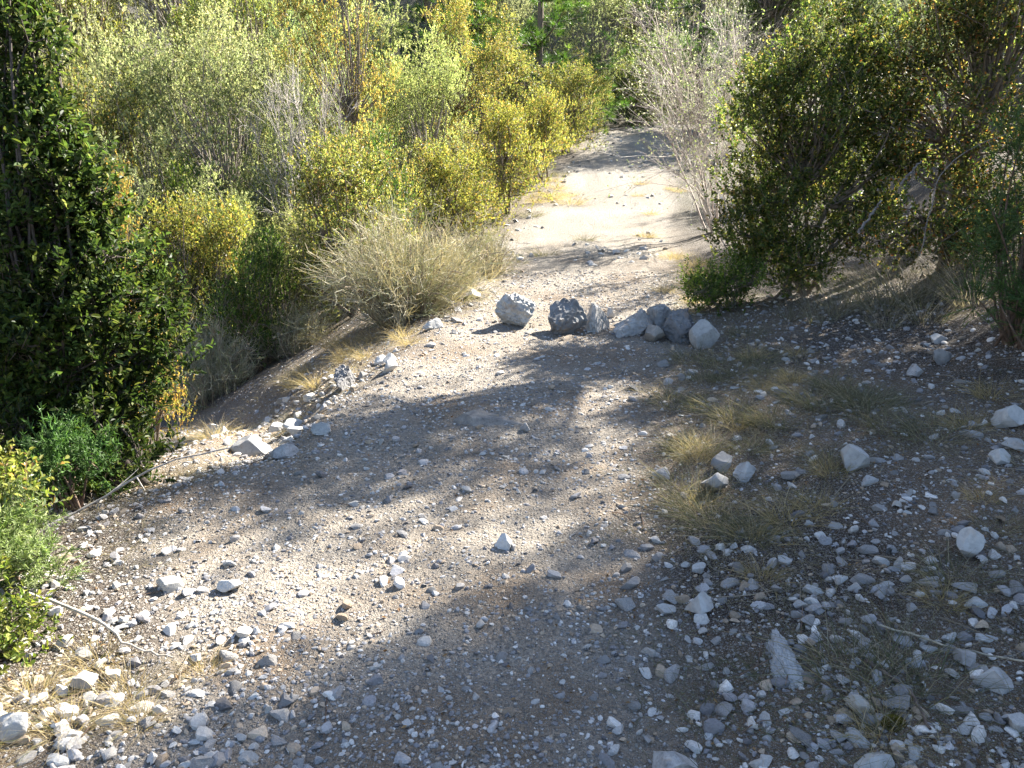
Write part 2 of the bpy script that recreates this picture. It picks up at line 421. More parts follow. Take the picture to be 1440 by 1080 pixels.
# stones that stand out on the verge
solo_rock("stone", 71, 1.53, 3.52, (.135, .11, .125), .12, .2, M_PALE, 4, "blocky cream stone with flat top standing in dry grass", "stone", rough=.05, cuts=8)
solo_rock("stone", 72, 2.40, 3.84, (.15, .12, .12), .12, .3, M_PALE, 4, "large rounded cream stone at the foot of the juniper", "stone", rough=.05, cuts=4)
solo_rock("stone", 73, 2.15, 3.48, (.12, .09, .07), .15, .6, M_PALE, 3, "flat white stone lying against a second flat stone", "stone", rough=.06)
solo_rock("stone", 74, 2.27, 3.57, (.11, .08, .055), .15, 2.2, M_PALE, 3, "thin white slab partly covered by its flat neighbour", "stone", rough=.06, shade=(.8, .8, .8))
solo_rock("stone", 75, .91, 3.47, (.15, .11, .10), .12, .9, M_ROCK, 4, "slanting grey stone with smooth face in a cluster of three", "stone", rough=.07, cuts=7, tilt=.35)
solo_rock("stone", 76, 1.06, 3.57, (.105, .10, .10), .12, 1.9, M_ROCK, 4, "cracked blue-grey stone in a cluster of three", "stone", rough=.12, pits=.12)
solo_rock("stone", 77, .98, 3.68, (.115, .10, .085), .12, .1, M_ROCK, 4, "white-flecked grey stone at the back of a cluster of three", "stone", rough=.1)
solo_rock("stone", 78, 2.61, 4.98, (.14, .11, .11), .12, .4, M_ROCK, 4, "mottled grey stone under the juniper branches", "stone", rough=.1, pits=.1)
solo_rock("stone", 79, 2.85, 5.52, (.14, .10, .065), .15, .2, M_PALE, 3, "flat bright white stone below the dry grass clump", "stone", rough=.06)
solo_rock("stone", 80, 2.35, 4.74, (.11, .09, .08), .15, 1.0, M_COBBLE, 3, "grey cobble between the juniper and the stony verge", "stone", rough=.08)
solo_rock("bedrock_slab", 81, -.10, 4.34, (.46, .26, .10), .66, .12, M_COBBLE, 4, "long low bedrock slab just breaking through the track surface", "bedrock", rough=.09, cuts=6, shade=(1.1, 1.05, .98))
solo_rock("stone", 82, .07, 4.23, (.05, .045, .058), .1, .4, M_ROCK, 3, "dark upright chip beside the end of the bedrock slab", "stone")
solo_rock("stone", 83, .64, 2.49, (.092, .08, .085), .15, .15, M_PALE, 4, "square pale stone at the edge of the fine gravel", "stone", rough=.035, cuts=6)
solo_rock("bedrock_ridge", 84, .83, 2.20, (.095, .36, .085), .55, -.10, M_ROCK, 5, "narrow fluted ridge of grey bedrock sticking out of dark soil", "bedrock", rough=.2, pits=.14, shade=(1.1, 1.12, 1.15))
solo_rock("stone", 85, 1.64, 2.72, (.12, .10, .12), .12, .5, M_PALE, 4, "biggest pale layered block on the grassy verge", "stone", rough=.06)
solo_rock("stone", 86, 1.36, 2.02, (.10, .08, .075), .15, .3, M_ROCK, 4, "broad grey stone with a smaller slab resting behind it", "stone", rough=.08)
solo_rock("stone", 87, 1.33, 2.12, (.075, .06, .05), .1, 1.3, M_ROCK, 3, "small slab resting behind the broad grey stone", "stone")
solo_rock("stone", 88, .96, 1.97, (.085, .062, .06), .15, -.5, M_PALE, 4, "egg-shaped stone with a brown stained face", "stone", rough=.04, cuts=5, shade=(.86, .82, .76))
solo_rock("stone", 89, .43, 1.82, (.125, .09, .07), .2, .1, M_COBBLE, 4, "wide pale grey stone bedded at the edge of coarse rubble", "stone", rough=.08)
solo_rock("stone", 90, .92, 1.76, (.12, .08, .05), .2, .2, M_PALE, 4, "long flat whitish stone in front of the egg-shaped stone", "stone", rough=.07)
solo_rock("stone", 91, -1.01, 2.68, (.095, .07, .06), .15, .2, M_PALE, 4, "rounded white stone on bare earth near the juniper sprig", "stone", rough=.05)
solo_rock("stone", 92, -1.23, 2.70, (.095, .07, .06), .3, .8, M_PALE, 4, "sloping half-buried white stone near the juniper sprig", "stone", rough=.06, tilt=.4, shade=(.85, .85, .84))
solo_rock("stone", 93, -.03, 3.0, (.075, .065, .062), .12, .3, M_PALE, 3, "lone white stone in the middle of the gravel track", "stone", rough=.06)
solo_rock("stone", 94, -1.38, 1.95, (.09, .08, .08), .15, .6, M_PALE, 4, "bulky white stone in straw at the foot of the box sprig", "stone", rough=.07)
solo_rock("stone", 95, -1.28, 2.16, (.085, .07, .06), .2, .9, M_ROCK, 4, "shaded blue-grey stone half under the box sprig", "stone", rough=.08)
# rocks along the broken outer edge of the track
solo_rock("rock", 101, -1.58, 4.78, (.26, .18, .15), .25, .3, M_PALE, 4, "smooth rounded grey rock at the mouth of the descending path", "rock", rough=.05, cuts=5, shade=(.75, .76, .78))
solo_rock("rock", 102, -1.16, 4.04, (.14, .11, .09), .25, .7, M_COBBLE, 4, "small grey rock on the lip where the side path leaves", "rock", rough=.08)
solo_rock("rock", 103, -1.12, 5.28, (.24, .16, .18), .2, 1.2, M_ROCK, 5, "dark jagged rock jutting from the sunlit bank", "rock", rough=.2, pits=.16, shade=(.55, .55, .57))
solo_rock("rock", 104, -1.02, 4.26, (.11, .08, .075), .2, .4, M_PALE, 4, "split white rock with a shadowed crack on the track lip", "rock", rough=.1, pits=.15)
solo_rock("rock", 105, -.80, 5.32, (.12, .09, .095), .2, 1.0, M_PALE, 4, "white knob of rock under the straw-coloured broom", "rock", rough=.08)
solo_rock("rock", 106, -2.10, 5.75, (.30, .2, .15), .3, .2, M_PALE, 4, "sunlit white ledge low on the descending path", "rock", rough=.08)
solo_rock("rock", 107, -.62, 6.5, (.17, .12, .10), .2, .6, M_PALE, 4, "weathered white rock at the foot of the dry broom", "rock", rough=.1, pits=.1)
solo_rock("rock", 108, -.35, 7.6, (.20, .14, .10), .2, 1.3, M_PALE, 4, "low white rock beside the track behind the boulder row", "rock", rough=.1)

for k, (x, y, w, lab) in enumerate([(-1.38, 5.05, .16, "white slab on the inner edge of the descending path"), (-1.62, 5.5, .13, "cream stone below the white slab on the descending path"),
                                   (-1.95, 5.35, .18, "flat sunlit stone at the outer side of the descending path"), (-1.30, 4.62, .12, "angular white stone where the descending path begins"),
                                   (-.92, 5.75, .14, "white stone between the jagged rock and the broom"), (-2.35, 6.3, .2, "pale ledge stone further down the descending path")]):
    solo_rock("stone", 120 + k, x, y, (w, w * .75, w * .5), .25, k * 1.1, M_PALE, 4, lab, "stone", rough=.08)
# loose cobbles: a few shapes shared between many separate stones
COB = []
for k in range(12):
    v, f = rock_shape(200 + k, 3, 11, .05, 2.0, .32, .72)
    sy, sz = (.62, .45) if k % 3 == 0 else ((.8, .6) if k % 3 == 1 else (.72, .36))
    v = v * np.array([1, sy, sz]); v[:, 2] += sz * .30
    m = MB(); m.add(v, f)
    COB.append((m.mesh("cobble", M_COBBLE if k % 4 else M_PALE, False), ("grey" if k % 4 else "whitish") + " " + ("tapered", "chunky", "flat")[k % 3]))
rr = random.Random(5)
def cobble(x, y, s, label, group):
    me, look = rr.choice(COB)
    o = link("cobble", me, label=look + " " + label, category="stone", group=look + " " + group)
    o.location = (x, y, float(height(x, y)) - s * rr.uniform(.04, .16))
    o.rotation_euler = (rr.uniform(-.35, .35), rr.uniform(-.35, .35), rr.uniform(0, 6.28))
    o.scale = (s, s, s * rr.uniform(.8, 1.25))
    return o
taken = [(o.location.x, o.location.y, max(o.dimensions[:2]) * .5) for o in sc.objects if o.get("category") in ("boulder", "rock", "stone", "bedrock")]
def free(x, y, r):
    return all((x - a) ** 2 + (y - b) ** 2 > (r + q * .9) ** 2 for a, b, q in taken)
def in_view(x, y, z=0):
    dz = z - 1.65; d = y * .951 - dz * .309; u = y * .309 + dz * .951
    return abs(x / d) < .62 and abs(u / d) < .46
zones = [
    # count, x range, y range, size range, keep rule, label, group
    (105, (.30, 1.75), (1.72, 3.1), (.034, .088), lambda x, y: x > right_edge(y) - .15, "cobble in the shaded rubble around the narrow bedrock ridge", "cobbles in the shaded rubble"),
    (52, (-1.45, -.55), (1.74, 2.5), (.030, .078), lambda x, y: x < -.55 - (y - 1.7) * .12, "cobble among the sunny stones below the box sprig", "cobbles below the box sprig"),
    (46, (.7, 3.0), (3.0, 5.6), (.04, .10), lambda x, y: x > right_edge(y) - .1, "cobble in grass between boulder row and shaded rubble", "cobbles in the dry grass"),
    (52, (-.9, .6), (1.75, 4.2), (.024, .050), lambda x, y: x < right_edge(y) - .05 and x > -.55 - (y - 1.7) * .3, "small stone half bedded in the gravel track", "stones bedded in the track"),
    (22, (-2.4, -1.05), (4.7, 6.9), (.05, .15), lambda x, y: side_path(x, y) > .3, "stone strewn on the descending side path", "stones on the side path"),
    (22, (-1.5, -.2), (4.3, 8.5), (.05, .12), lambda x, y: abs(x - left_edge(y)) < .28, "stone on the broken outer lip of the track", "stones on the track lip"),
]
for cnt, xr, yr, sr, keep, label, group in zones:
    n = 0; tries = 0
    while n < cnt and tries < 9000:
        tries += 1
        x, y = rr.uniform(*xr), rr.uniform(*yr)
        s = sr[0] + (sr[1] - sr[0]) * rr.random() ** 1.4
        if not (keep(x, y) and in_view(x, y) and free(x, y, s * .5)): continue
        cobble(x, y, s, label, group); taken.append((x, y, s * .5)); n += 1

# gravel, too many pieces to count
def gravel(name, seed, pts, sizes, cols, sub, nshape=24, flat=.55, lift=.12):
    r = rng_(seed); n = len(pts)
    shp = []
    for k in range(nshape):
        v, f = rock_shape(seed * 31 + k, sub, 9 if sub > 1 else 5, .05, 2.0, .34, .75)
        v = v * np.array([1, r.uniform(.6, .95), r.uniform(.4, .8)])
        keep = v[f].mean(1)[:, 2] > -.16 * (v[:, 2].max() - v[:, 2].min())          # the underside lies in the earth
        shp.append((v, f[keep]))
    which = r.integers(0, nshape, n); m = MB()
    for k in range(nshape):
        i = np.nonzero(which == k)[0]
        if not len(i): continue
        q = nrm(r.normal(size=(len(i), 4)) * np.array([1, .13, .13, 1.0]))
        w, x, y, z = q.T
        R = np.stack([1 - 2 * (y * y + z * z), 2 * (x * y - z * w), 2 * (x * z + y * w), 2 * (x * y + z * w), 1 - 2 * (x * x + z * z), 2 * (y * z - x * w),
                      2 * (x * z - y * w), 2 * (y * z + x * w), 1 - 2 * (x * x + y * y)], -1).reshape(-1, 3, 3)
        V = np.einsum('nij,vj->nvi', R, shp[k][0]) * sizes[i][:, None, None] + pts[i][:, None]
        V[..., 2] += sizes[i][:, None] * lift
        F = (np.arange(len(i))[:, None, None] * len(shp[k][0]) + shp[k][1][None]).reshape(-1, 3)
        m.add(V, F, np.repeat(cols[i], len(shp[k][0]), 0))
    return link(name, m.mesh(name, M_GRAVEL, False), kind="stuff")
STONE_COLS = [(.44, .42, .39), (.31, .30, .295), (.50, .47, .43), (.33, .26, .19), (.21, .20, .20)]
def scatter(seed, n, xr, yr, dens, ypow=1.6):
    r = rng_(seed)
    y = yr[0] + (yr[1] - yr[0]) * r.random(n) ** ypow
    x = r.uniform(xr[0], xr[1], n)
    k = (r.random(n) < dens(x, y)) & (np.abs(x) < .68 * y + .35)
    x, y = x[k], y[k]
    return r, np.stack([x, y, height(x, y)], -1)
def dens_mid(x, y):
    t = track_mask(x, y)
    patch = smooth(-.15, .35, noise2(x, y, 1.7, 61, 3) + .1)
    side = smooth(-.1, .5, x - right_edge(y)) * smooth(3.2, 2.2, y) + smooth(-.4, -.9, x) * smooth(2.9, 2.3, y)
    return np.clip(.22 * t + (1 - t) * (.18 + .6 * patch) + .4 * side + .35 * side_path(x, y), 0, 1)
r, P = scatter(71, 16500, (-3.0, 4.2), (1.6, 7.5), dens_mid, 1.5)
S = .011 + .048 * r.random(len(P)) ** 2.5
gravel("coarse_gravel", 3, P, S, pal(r, len(P), STONE_COLS, [3, 4, 1.8, 1.8, 2.2], .22), 2, lift=.04)
def dens_fine(x, y):
    t = track_mask(x, y)
    patch = smooth(-.4, .3, noise2(x, y, 2.4, 67, 3) + .12)
    return np.clip(t * (.35 + .65 * patch) + (1 - t) * .45 * patch + .6 * side_path(x, y), 0, 1)
r, P = scatter(73, 82000, (-3.0, 4.0), (1.6, 9.0), dens_fine, 2.1)
S = (.006 + .014 * r.random(len(P)) ** 2.0) * (1 + .05 * P[:, 1])
gravel("fine_gravel", 5, P, S, pal(r, len(P), STONE_COLS, [3, 4, 1.3, 3, 3], .24), 1, lift=.05)
r, P = scatter(77, 9000, (-2.5, 6.5), (7.0, 24), lambda x, y: (track_mask(x, y) * .55 + .1) * smooth(-.1, .35, noise2(x, y, .8, 78, 3)) + .5 * np.exp(-((x - left_edge(y) - .15) / .3) ** 2), 1.2)
S = .016 + .10 * r.random(len(P)) ** 3
gravel("far_gravel", 7, P, S, pal(r, len(P), STONE_COLS, [4, 3, 5, .6, .8], .2), 1, lift=0.02)

# ------------------------------------------------------------------ plants
def clumps_of(r, ells, tight=1.0):
    C, RC, W = [], [], []
    for (cx, cy, cz, rx, ry, rz, n) in ells:
        d = nrm(r.normal(size=(n, 3))); q = r.random((n, 1)) ** (1 / 2.4)
        c = np.array([cx, cy, cz]) + d * q * np.array([rx, ry, rz]) * .92
        C.append(c); RC.append(np.maximum(np.full(n, (rx + ry) / 2) * r.uniform(.26, .46, n), min(.11, rx * .9)) * tight)
    return np.concatenate(C), np.concatenate(RC)
def leafy(seed, ells, shoots, lv, L, W, cols, wts, mat, near=False, base=(0, 0, 0), nstem=5, up=.8, slen=(.07, .16), bark=(.20, .165, .13),
          stem_r=.022, twigs=True, tipcol=None, jit=.2, spread=.18, clump_tint=.28, trunk=None, tight=1.0):
    """a shrub's stems and leaf-bearing shoots; returns (stem mesh, crown mesh)"""
    r = rng_(seed); C, RC = clumps_of(r, ells, tight); n = len(C)
    base = np.array(base, float)
    st = MB(); lf = MB()
    # main stems fork towards the clumps
    heads = C[r.choice(n, min(nstem, n), replace=False)] * np.array([.55, .55, .5]) + base * np.array([.45, .45, .5])
    if trunk is not None: heads = np.array(trunk, float).reshape(-1, 3)
    b0 = base + r.normal(size=(len(heads), 3)) * np.array([spread, spread, 0]) * .35 + np.array([0, 0, -.08])
    mid = (b0 + heads) / 2 + r.normal(size=heads.shape) * .10 * np.linalg.norm(heads - base, axis=1)[:, None]
    tubes(st, bez(b0, mid, heads, 9), np.linspace(stem_r, stem_r * .6, 9)[None] * r.uniform(.7, 1.25, (len(heads), 1)), 6, bark, seed)
    near_h = heads[np.argmin(((C[:, None] - heads[None]) ** 2).sum(-1) + (heads[None, :, 2] > C[:, None, 2] + .1) * 4, 1)]
    mid = (near_h + C) / 2 + r.normal(size=C.shape) * .14 * np.linalg.norm(C - near_h, axis=1)[:, None] + np.array([0, 0, .03])
    tubes(st, bez(near_h, mid, C, 7), np.linspace(stem_r * .5, .004, 7)[None] * np.ones((n, 1)), 5, bark, seed + 1)
    # shoots
    N = n * shoots; ci = np.repeat(np.arange(n), shoots)
    d = nrm(r.normal(size=(N, 3))); q = r.random((N, 1)) ** .45
    B = C[ci] + d * q * RC[ci][:, None]
    D = nrm(d * .7 + np.array([0, 0, up]) + r.normal(size=(N, 3)) * .35)
    ln = r.uniform(slen[0], slen[1], N)
    if twigs:
        s_ = r.random(N) < (.5 if near else .25); N_ = int(s_.sum())
        a0 = (C[ci] * .6 + B * .4)[s_]; Bs = B[s_]; Es = (B + D * ln[:, None])[s_]
        mids = (a0 + Bs) / 2 + r.normal(size=Bs.shape) * .015
        tubes(st, np.stack([a0, mids, Bs, Es], 1), np.array([[.0032, .0026, .002, .0008]]) * np.ones((N_, 1)), 3, np.array(bark) * 1.1, seed + 2)
    K = lv; t = (np.arange(K)[None] + r.random((N, K))) / K * .9 + .12
    P = B[:, None] + D[:, None] * (ln[:, None] * t)[..., None]
    per = nrm(np.cross(np.repeat(D[:, None], K, 1), r.normal(size=(N, K, 3))))
    LD = D[:, None] * (.45 + .5 * t[..., None]) + per + np.array([0, 0, .1])
    c = pal(r, N * K, cols, wts, jit)
    ct = 1 + clump_tint * r.normal(size=(n, 1)); c = c * np.repeat(np.clip(ct[ci], .5, 1.6), K, 0)
    if tipcol is not None:
        w = (smooth(.75, 1.0, t) * .6 * (r.random((N, 1)) < .6)).reshape(-1, 1); c = c * (1 - w) + np.array(tipcol) * w
    sz = r.uniform(.7, 1.2, N * K)
    leaves(lf, P.reshape(-1, 3), LD.reshape(-1, 3), np.repeat(D[:, None], K, 1).reshape(-1, 3) + r.normal(size=(N * K, 3)) * .35, L * sz, W * sz, c, near)
    return st.mesh("stems", M_BARK, True), lf.mesh("crown", mat, False)
TALL_SET = set()
def plant(name, meshes, loc, rz=0, scale=(1, 1, 1), tint=(1, 1, 1), label=None, cat="shrub", group=None, parts=("stems", "crown")):
    if id(meshes[1]) in TALL_SET: scale = tuple(q * .5 for q in scale)
    e = empty(name, loc, rz, scale, label=label, category=cat, group=group)
    for pn, me in zip(parts, meshes):
        if me is None: continue
        o = link(pn, me, e)
        o.color = tuple(tint) + (1,)
    return e
def gz(x, y, s=.04): return (x, y, float(height(x, y, False)) - s)

GREEN, YG, BRONZE, OLIVE, DARK = (.055, .092, .018), (.205, .22, .062), (.30, .20, .070), (.125, .14, .045), (.022, .042, .014)

# --- the tall dark box by the descending path
st, cr = leafy(301, [(-.26, .05, .55, .46, .45, .62, 34), (-.36, .0, 1.05, .32, .32, .55, 24), (-.10, -.02, 1.5, .16, .18, .5, 12), (-.08, -.05, 2.15, .15, .16, .62, 18),
                     (.16, .20, 1.02, .13, .14, .50, 12), (-.06, -.05, 1.45, .17, .16, .42, 13), (-.32, -.12, 1.2, .24, .2, .42, 12), (-.12, -.20, 1.05, .18, .14, .55, 22), (-.30, -.25, .8, .3, .2, .5, 14), (-.07, -.12, 1.72, .17, .14, .42, 20), (-.34, .0, 1.6, .12, .14, .25, 6), (.08, -.06, 1.15, .13, .13, .55, 16), (.02, .05, .42, .24, .28, .42, 12), (-.85, .15, .55, .42, .45, .6, 22), (.0, -.15, .20, .30, .3, .18, 11)],
               24, 10, .035, .0175, [DARK, GREEN, (.045, .075, .018), OLIVE], [3.2, 5, 3, 1.2], M_DARKLEAF, True, nstem=6, stem_r=.022, tipcol=(.10, .125, .02), spread=.5, bark=(.085, .07, .06))
plant("box_shrub", (st, cr), gz(-2.02, 4.0), label="tall dark green box shrub with a leafy spire beside the descending path")
# --- bronze box shrubs behind it
BOXV = []
ENV = [(0, 0, .95, .75, .7, .75, 30), (.25, .1, 1.55, .45, .45, .42, 14), (-.35, -.1, 1.4, .4, .4, .4, 12), (0, 0, .45, .9, .85, .42, 22)]
ENV2 = [(0, 0, 1.2, .6, .6, 1.0, 38), (.15, 0, 2.2, .35, .35, .5, 12), (-.35, .2, 1.7, .35, .35, .5, 10), (.1, -.1, .5, .8, .8, .45, 18)]
ENV3 = [(-.4, 0, .8, .6, .6, .7, 22), (.5, .1, .7, .6, .6, .62, 22), (0, -.3, .5, .8, .6, .45, 16), (.1, .2, 1.3, .5, .4, .4, 14)]
for k, e in enumerate((ENV, ENV2, ENV3)):
    BOXV.append(leafy(320 + k, e, 24, 9, .040, .021, [GREEN, YG, OLIVE, BRONZE], [1.6, 4, 2.2, .9], M_LEAF, False, nstem=6, tipcol=(.27, .24, .06), up=1.0, slen=(.09, .22), stem_r=.028))
BRZV = leafy(330, ENV2, 24, 9, .038, .020, [BRONZE, YG, OLIVE, (.34, .25, .09)], [2, 4.4, 2, 1], M_LEAF, False, nstem=5, tipcol=(.32, .24, .07), up=1.1, slen=(.09, .24), stem_r=.026)
def tall(env, k=1.55): return [tuple(2 * q for q in e[:6]) + (int(e[6] * k),) for e in env]
BRZT = leafy(332, tall(ENV2), 26, 10, .048, .025, [BRONZE, YG, OLIVE, (.34, .25, .09)], [2, 4, 2.4, 1], M_LEAF, False, nstem=6, tipcol=(.32, .24, .07), up=1.0, slen=(.12, .30), stem_r=.04, tight=.72)
BOXT = leafy(334, tall(ENV2), 26, 10, .050, .026, [GREEN, YG, OLIVE, BRONZE], [2, 4, 3, .6], M_LEAF, False, nstem=6, tipcol=(.25, .24, .06), up=.9, slen=(.12, .30), stem_r=.04, tight=.72)
GREYV = [leafy(340 + k, tall(e, 1.7), 30, 10, .044, .024, [(.205, .22, .125), (.30, .31, .20), (.12, .145, .065), (.30, .275, .17)], [3, 3.4, 2, 1.4], M_GREYLEAF, False, nstem=7, up=.5, bark=(.22, .195, .17), slen=(.08, .2), stem_r=.03, tight=.85)
         for k, e in enumerate((ENV, ENV3))]
TALL_SET = {id(q[1]) for q in (BRZT, BOXT, *GREYV)}
GREENV = leafy(350, ENV3, 26, 9, .036, .018, [GREEN, (.07, .12, .02), DARK, YG], [3, 3, 1, 1], M_LEAF, False, nstem=6, tipcol=(.14, .17, .03), up=.9)

# --- bare twiggy shrub
def twiggy(seed, n0, H, R, cols, leafcol=None, nleaf=0, l1=9, l2=8, r0=.012, lean=(0, 0), droop=.15, low=.12, kid=(.42, .30)):
    r = rng_(seed); st = MB(); lf = MB()
    a = r.uniform(0, 6.283, n0); rad = R * np.sqrt(r.random(n0))
    top = np.stack([np.cos(a) * rad + lean[0], np.sin(a) * rad + lean[1], H * r.uniform(.55, 1.0, n0)], -1)
    b = np.stack([np.cos(a), np.sin(a), 0 * a], -1) * r.uniform(.02, low, (n0, 1)) + np.array([0, 0, -.06])
    mid = (b + top) / 2 + r.normal(size=top.shape) * .10 * H - np.stack([np.cos(a), np.sin(a), 0 * a], -1) * .12 * R
    K = 10; P0 = bez(b, mid, top, K) + r.normal(size=(n0, K, 3)) * .010 * H * np.linspace(0, 1, K)[None, :, None]
    c0 = pal(r, n0, cols, np.ones(len(cols)), .15)
    tubes(st, P0, np.linspace(1, .22, K)[None] * r0 * r.uniform(.6, 1.2, (n0, 1)), 5, c0, seed)
    def kids(P, k, ln, rad0, c, K2, s):
        n = len(P) * k; pi = np.repeat(np.arange(len(P)), k); K = P.shape[1]
        j = r.integers(int(K * .3), K - 1, n); p = P[pi, j]; t = nrm(P[pi, j + 1] - P[pi, j])
        d = nrm(t + r.normal(size=(n, 3)) * .62 + np.array([0, 0, .15]))
        L = ln * r.uniform(.45, 1.1, n) * (1.25 - j / K)
        e = p + d * L[:, None]; m = (p + e) / 2 + r.normal(size=(n, 3)) * .12 * L[:, None] + np.array([0, 0, droop * .2])
        Q = bez(p, m, e, K2) + r.normal(size=(n, K2, 3)) * .018 * L[:, None, None] * np.linspace(0, 1, K2)[None, :, None]
        cc = c[pi] * r.uniform(.85, 1.15, (n, 1))
        tubes(st, Q, np.linspace(1, .3, K2)[None] * rad0 * r.uniform(.7, 1.2, (n, 1)), 3, cc, s)
        return Q, cc
    P1, c1 = kids(P0, l1, H * kid[0], r0 * .42, c0, 6, seed + 1)
    P2, c2 = kids(P1, l2, H * kid[0] * kid[1] * 1.6, r0 * .20, c1, 4, seed + 2)
    if nleaf:
        n = len(P2) * nleaf; pi = np.repeat(np.arange(len(P2)), nleaf); j = r.integers(1, 4, n); p = P2[pi, j]
        D = nrm(r.normal(size=(n, 3)) + np.array([0, 0, .4])); sz = r.uniform(.6, 1.2, n)
        leaves(lf, p, D, nrm(r.normal(size=(n, 3))), .030 * sz, .016 * sz, pal(r, n, leafcol, np.ones(len(leafcol)), .2))
        return st.mesh("stems", M_BARK, True), lf.mesh("crown", M_GREYLEAF, False)
    return st.mesh("stems", M_BARK, True), None
BAREV = [twiggy(400, 16, 2.6, 1.0, [(.42, .38, .34), (.50, .46, .41), (.34, .29, .26)], [(.20, .22, .11), (.30, .30, .20), (.15, .19, .06)], 1, 12, 9, .013),
         twiggy(410, 12, 2.2, .9, [(.38, .35, .33), (.46, .43, .40)], [(.17, .18, .08)], 1, 11, 9, .012)]

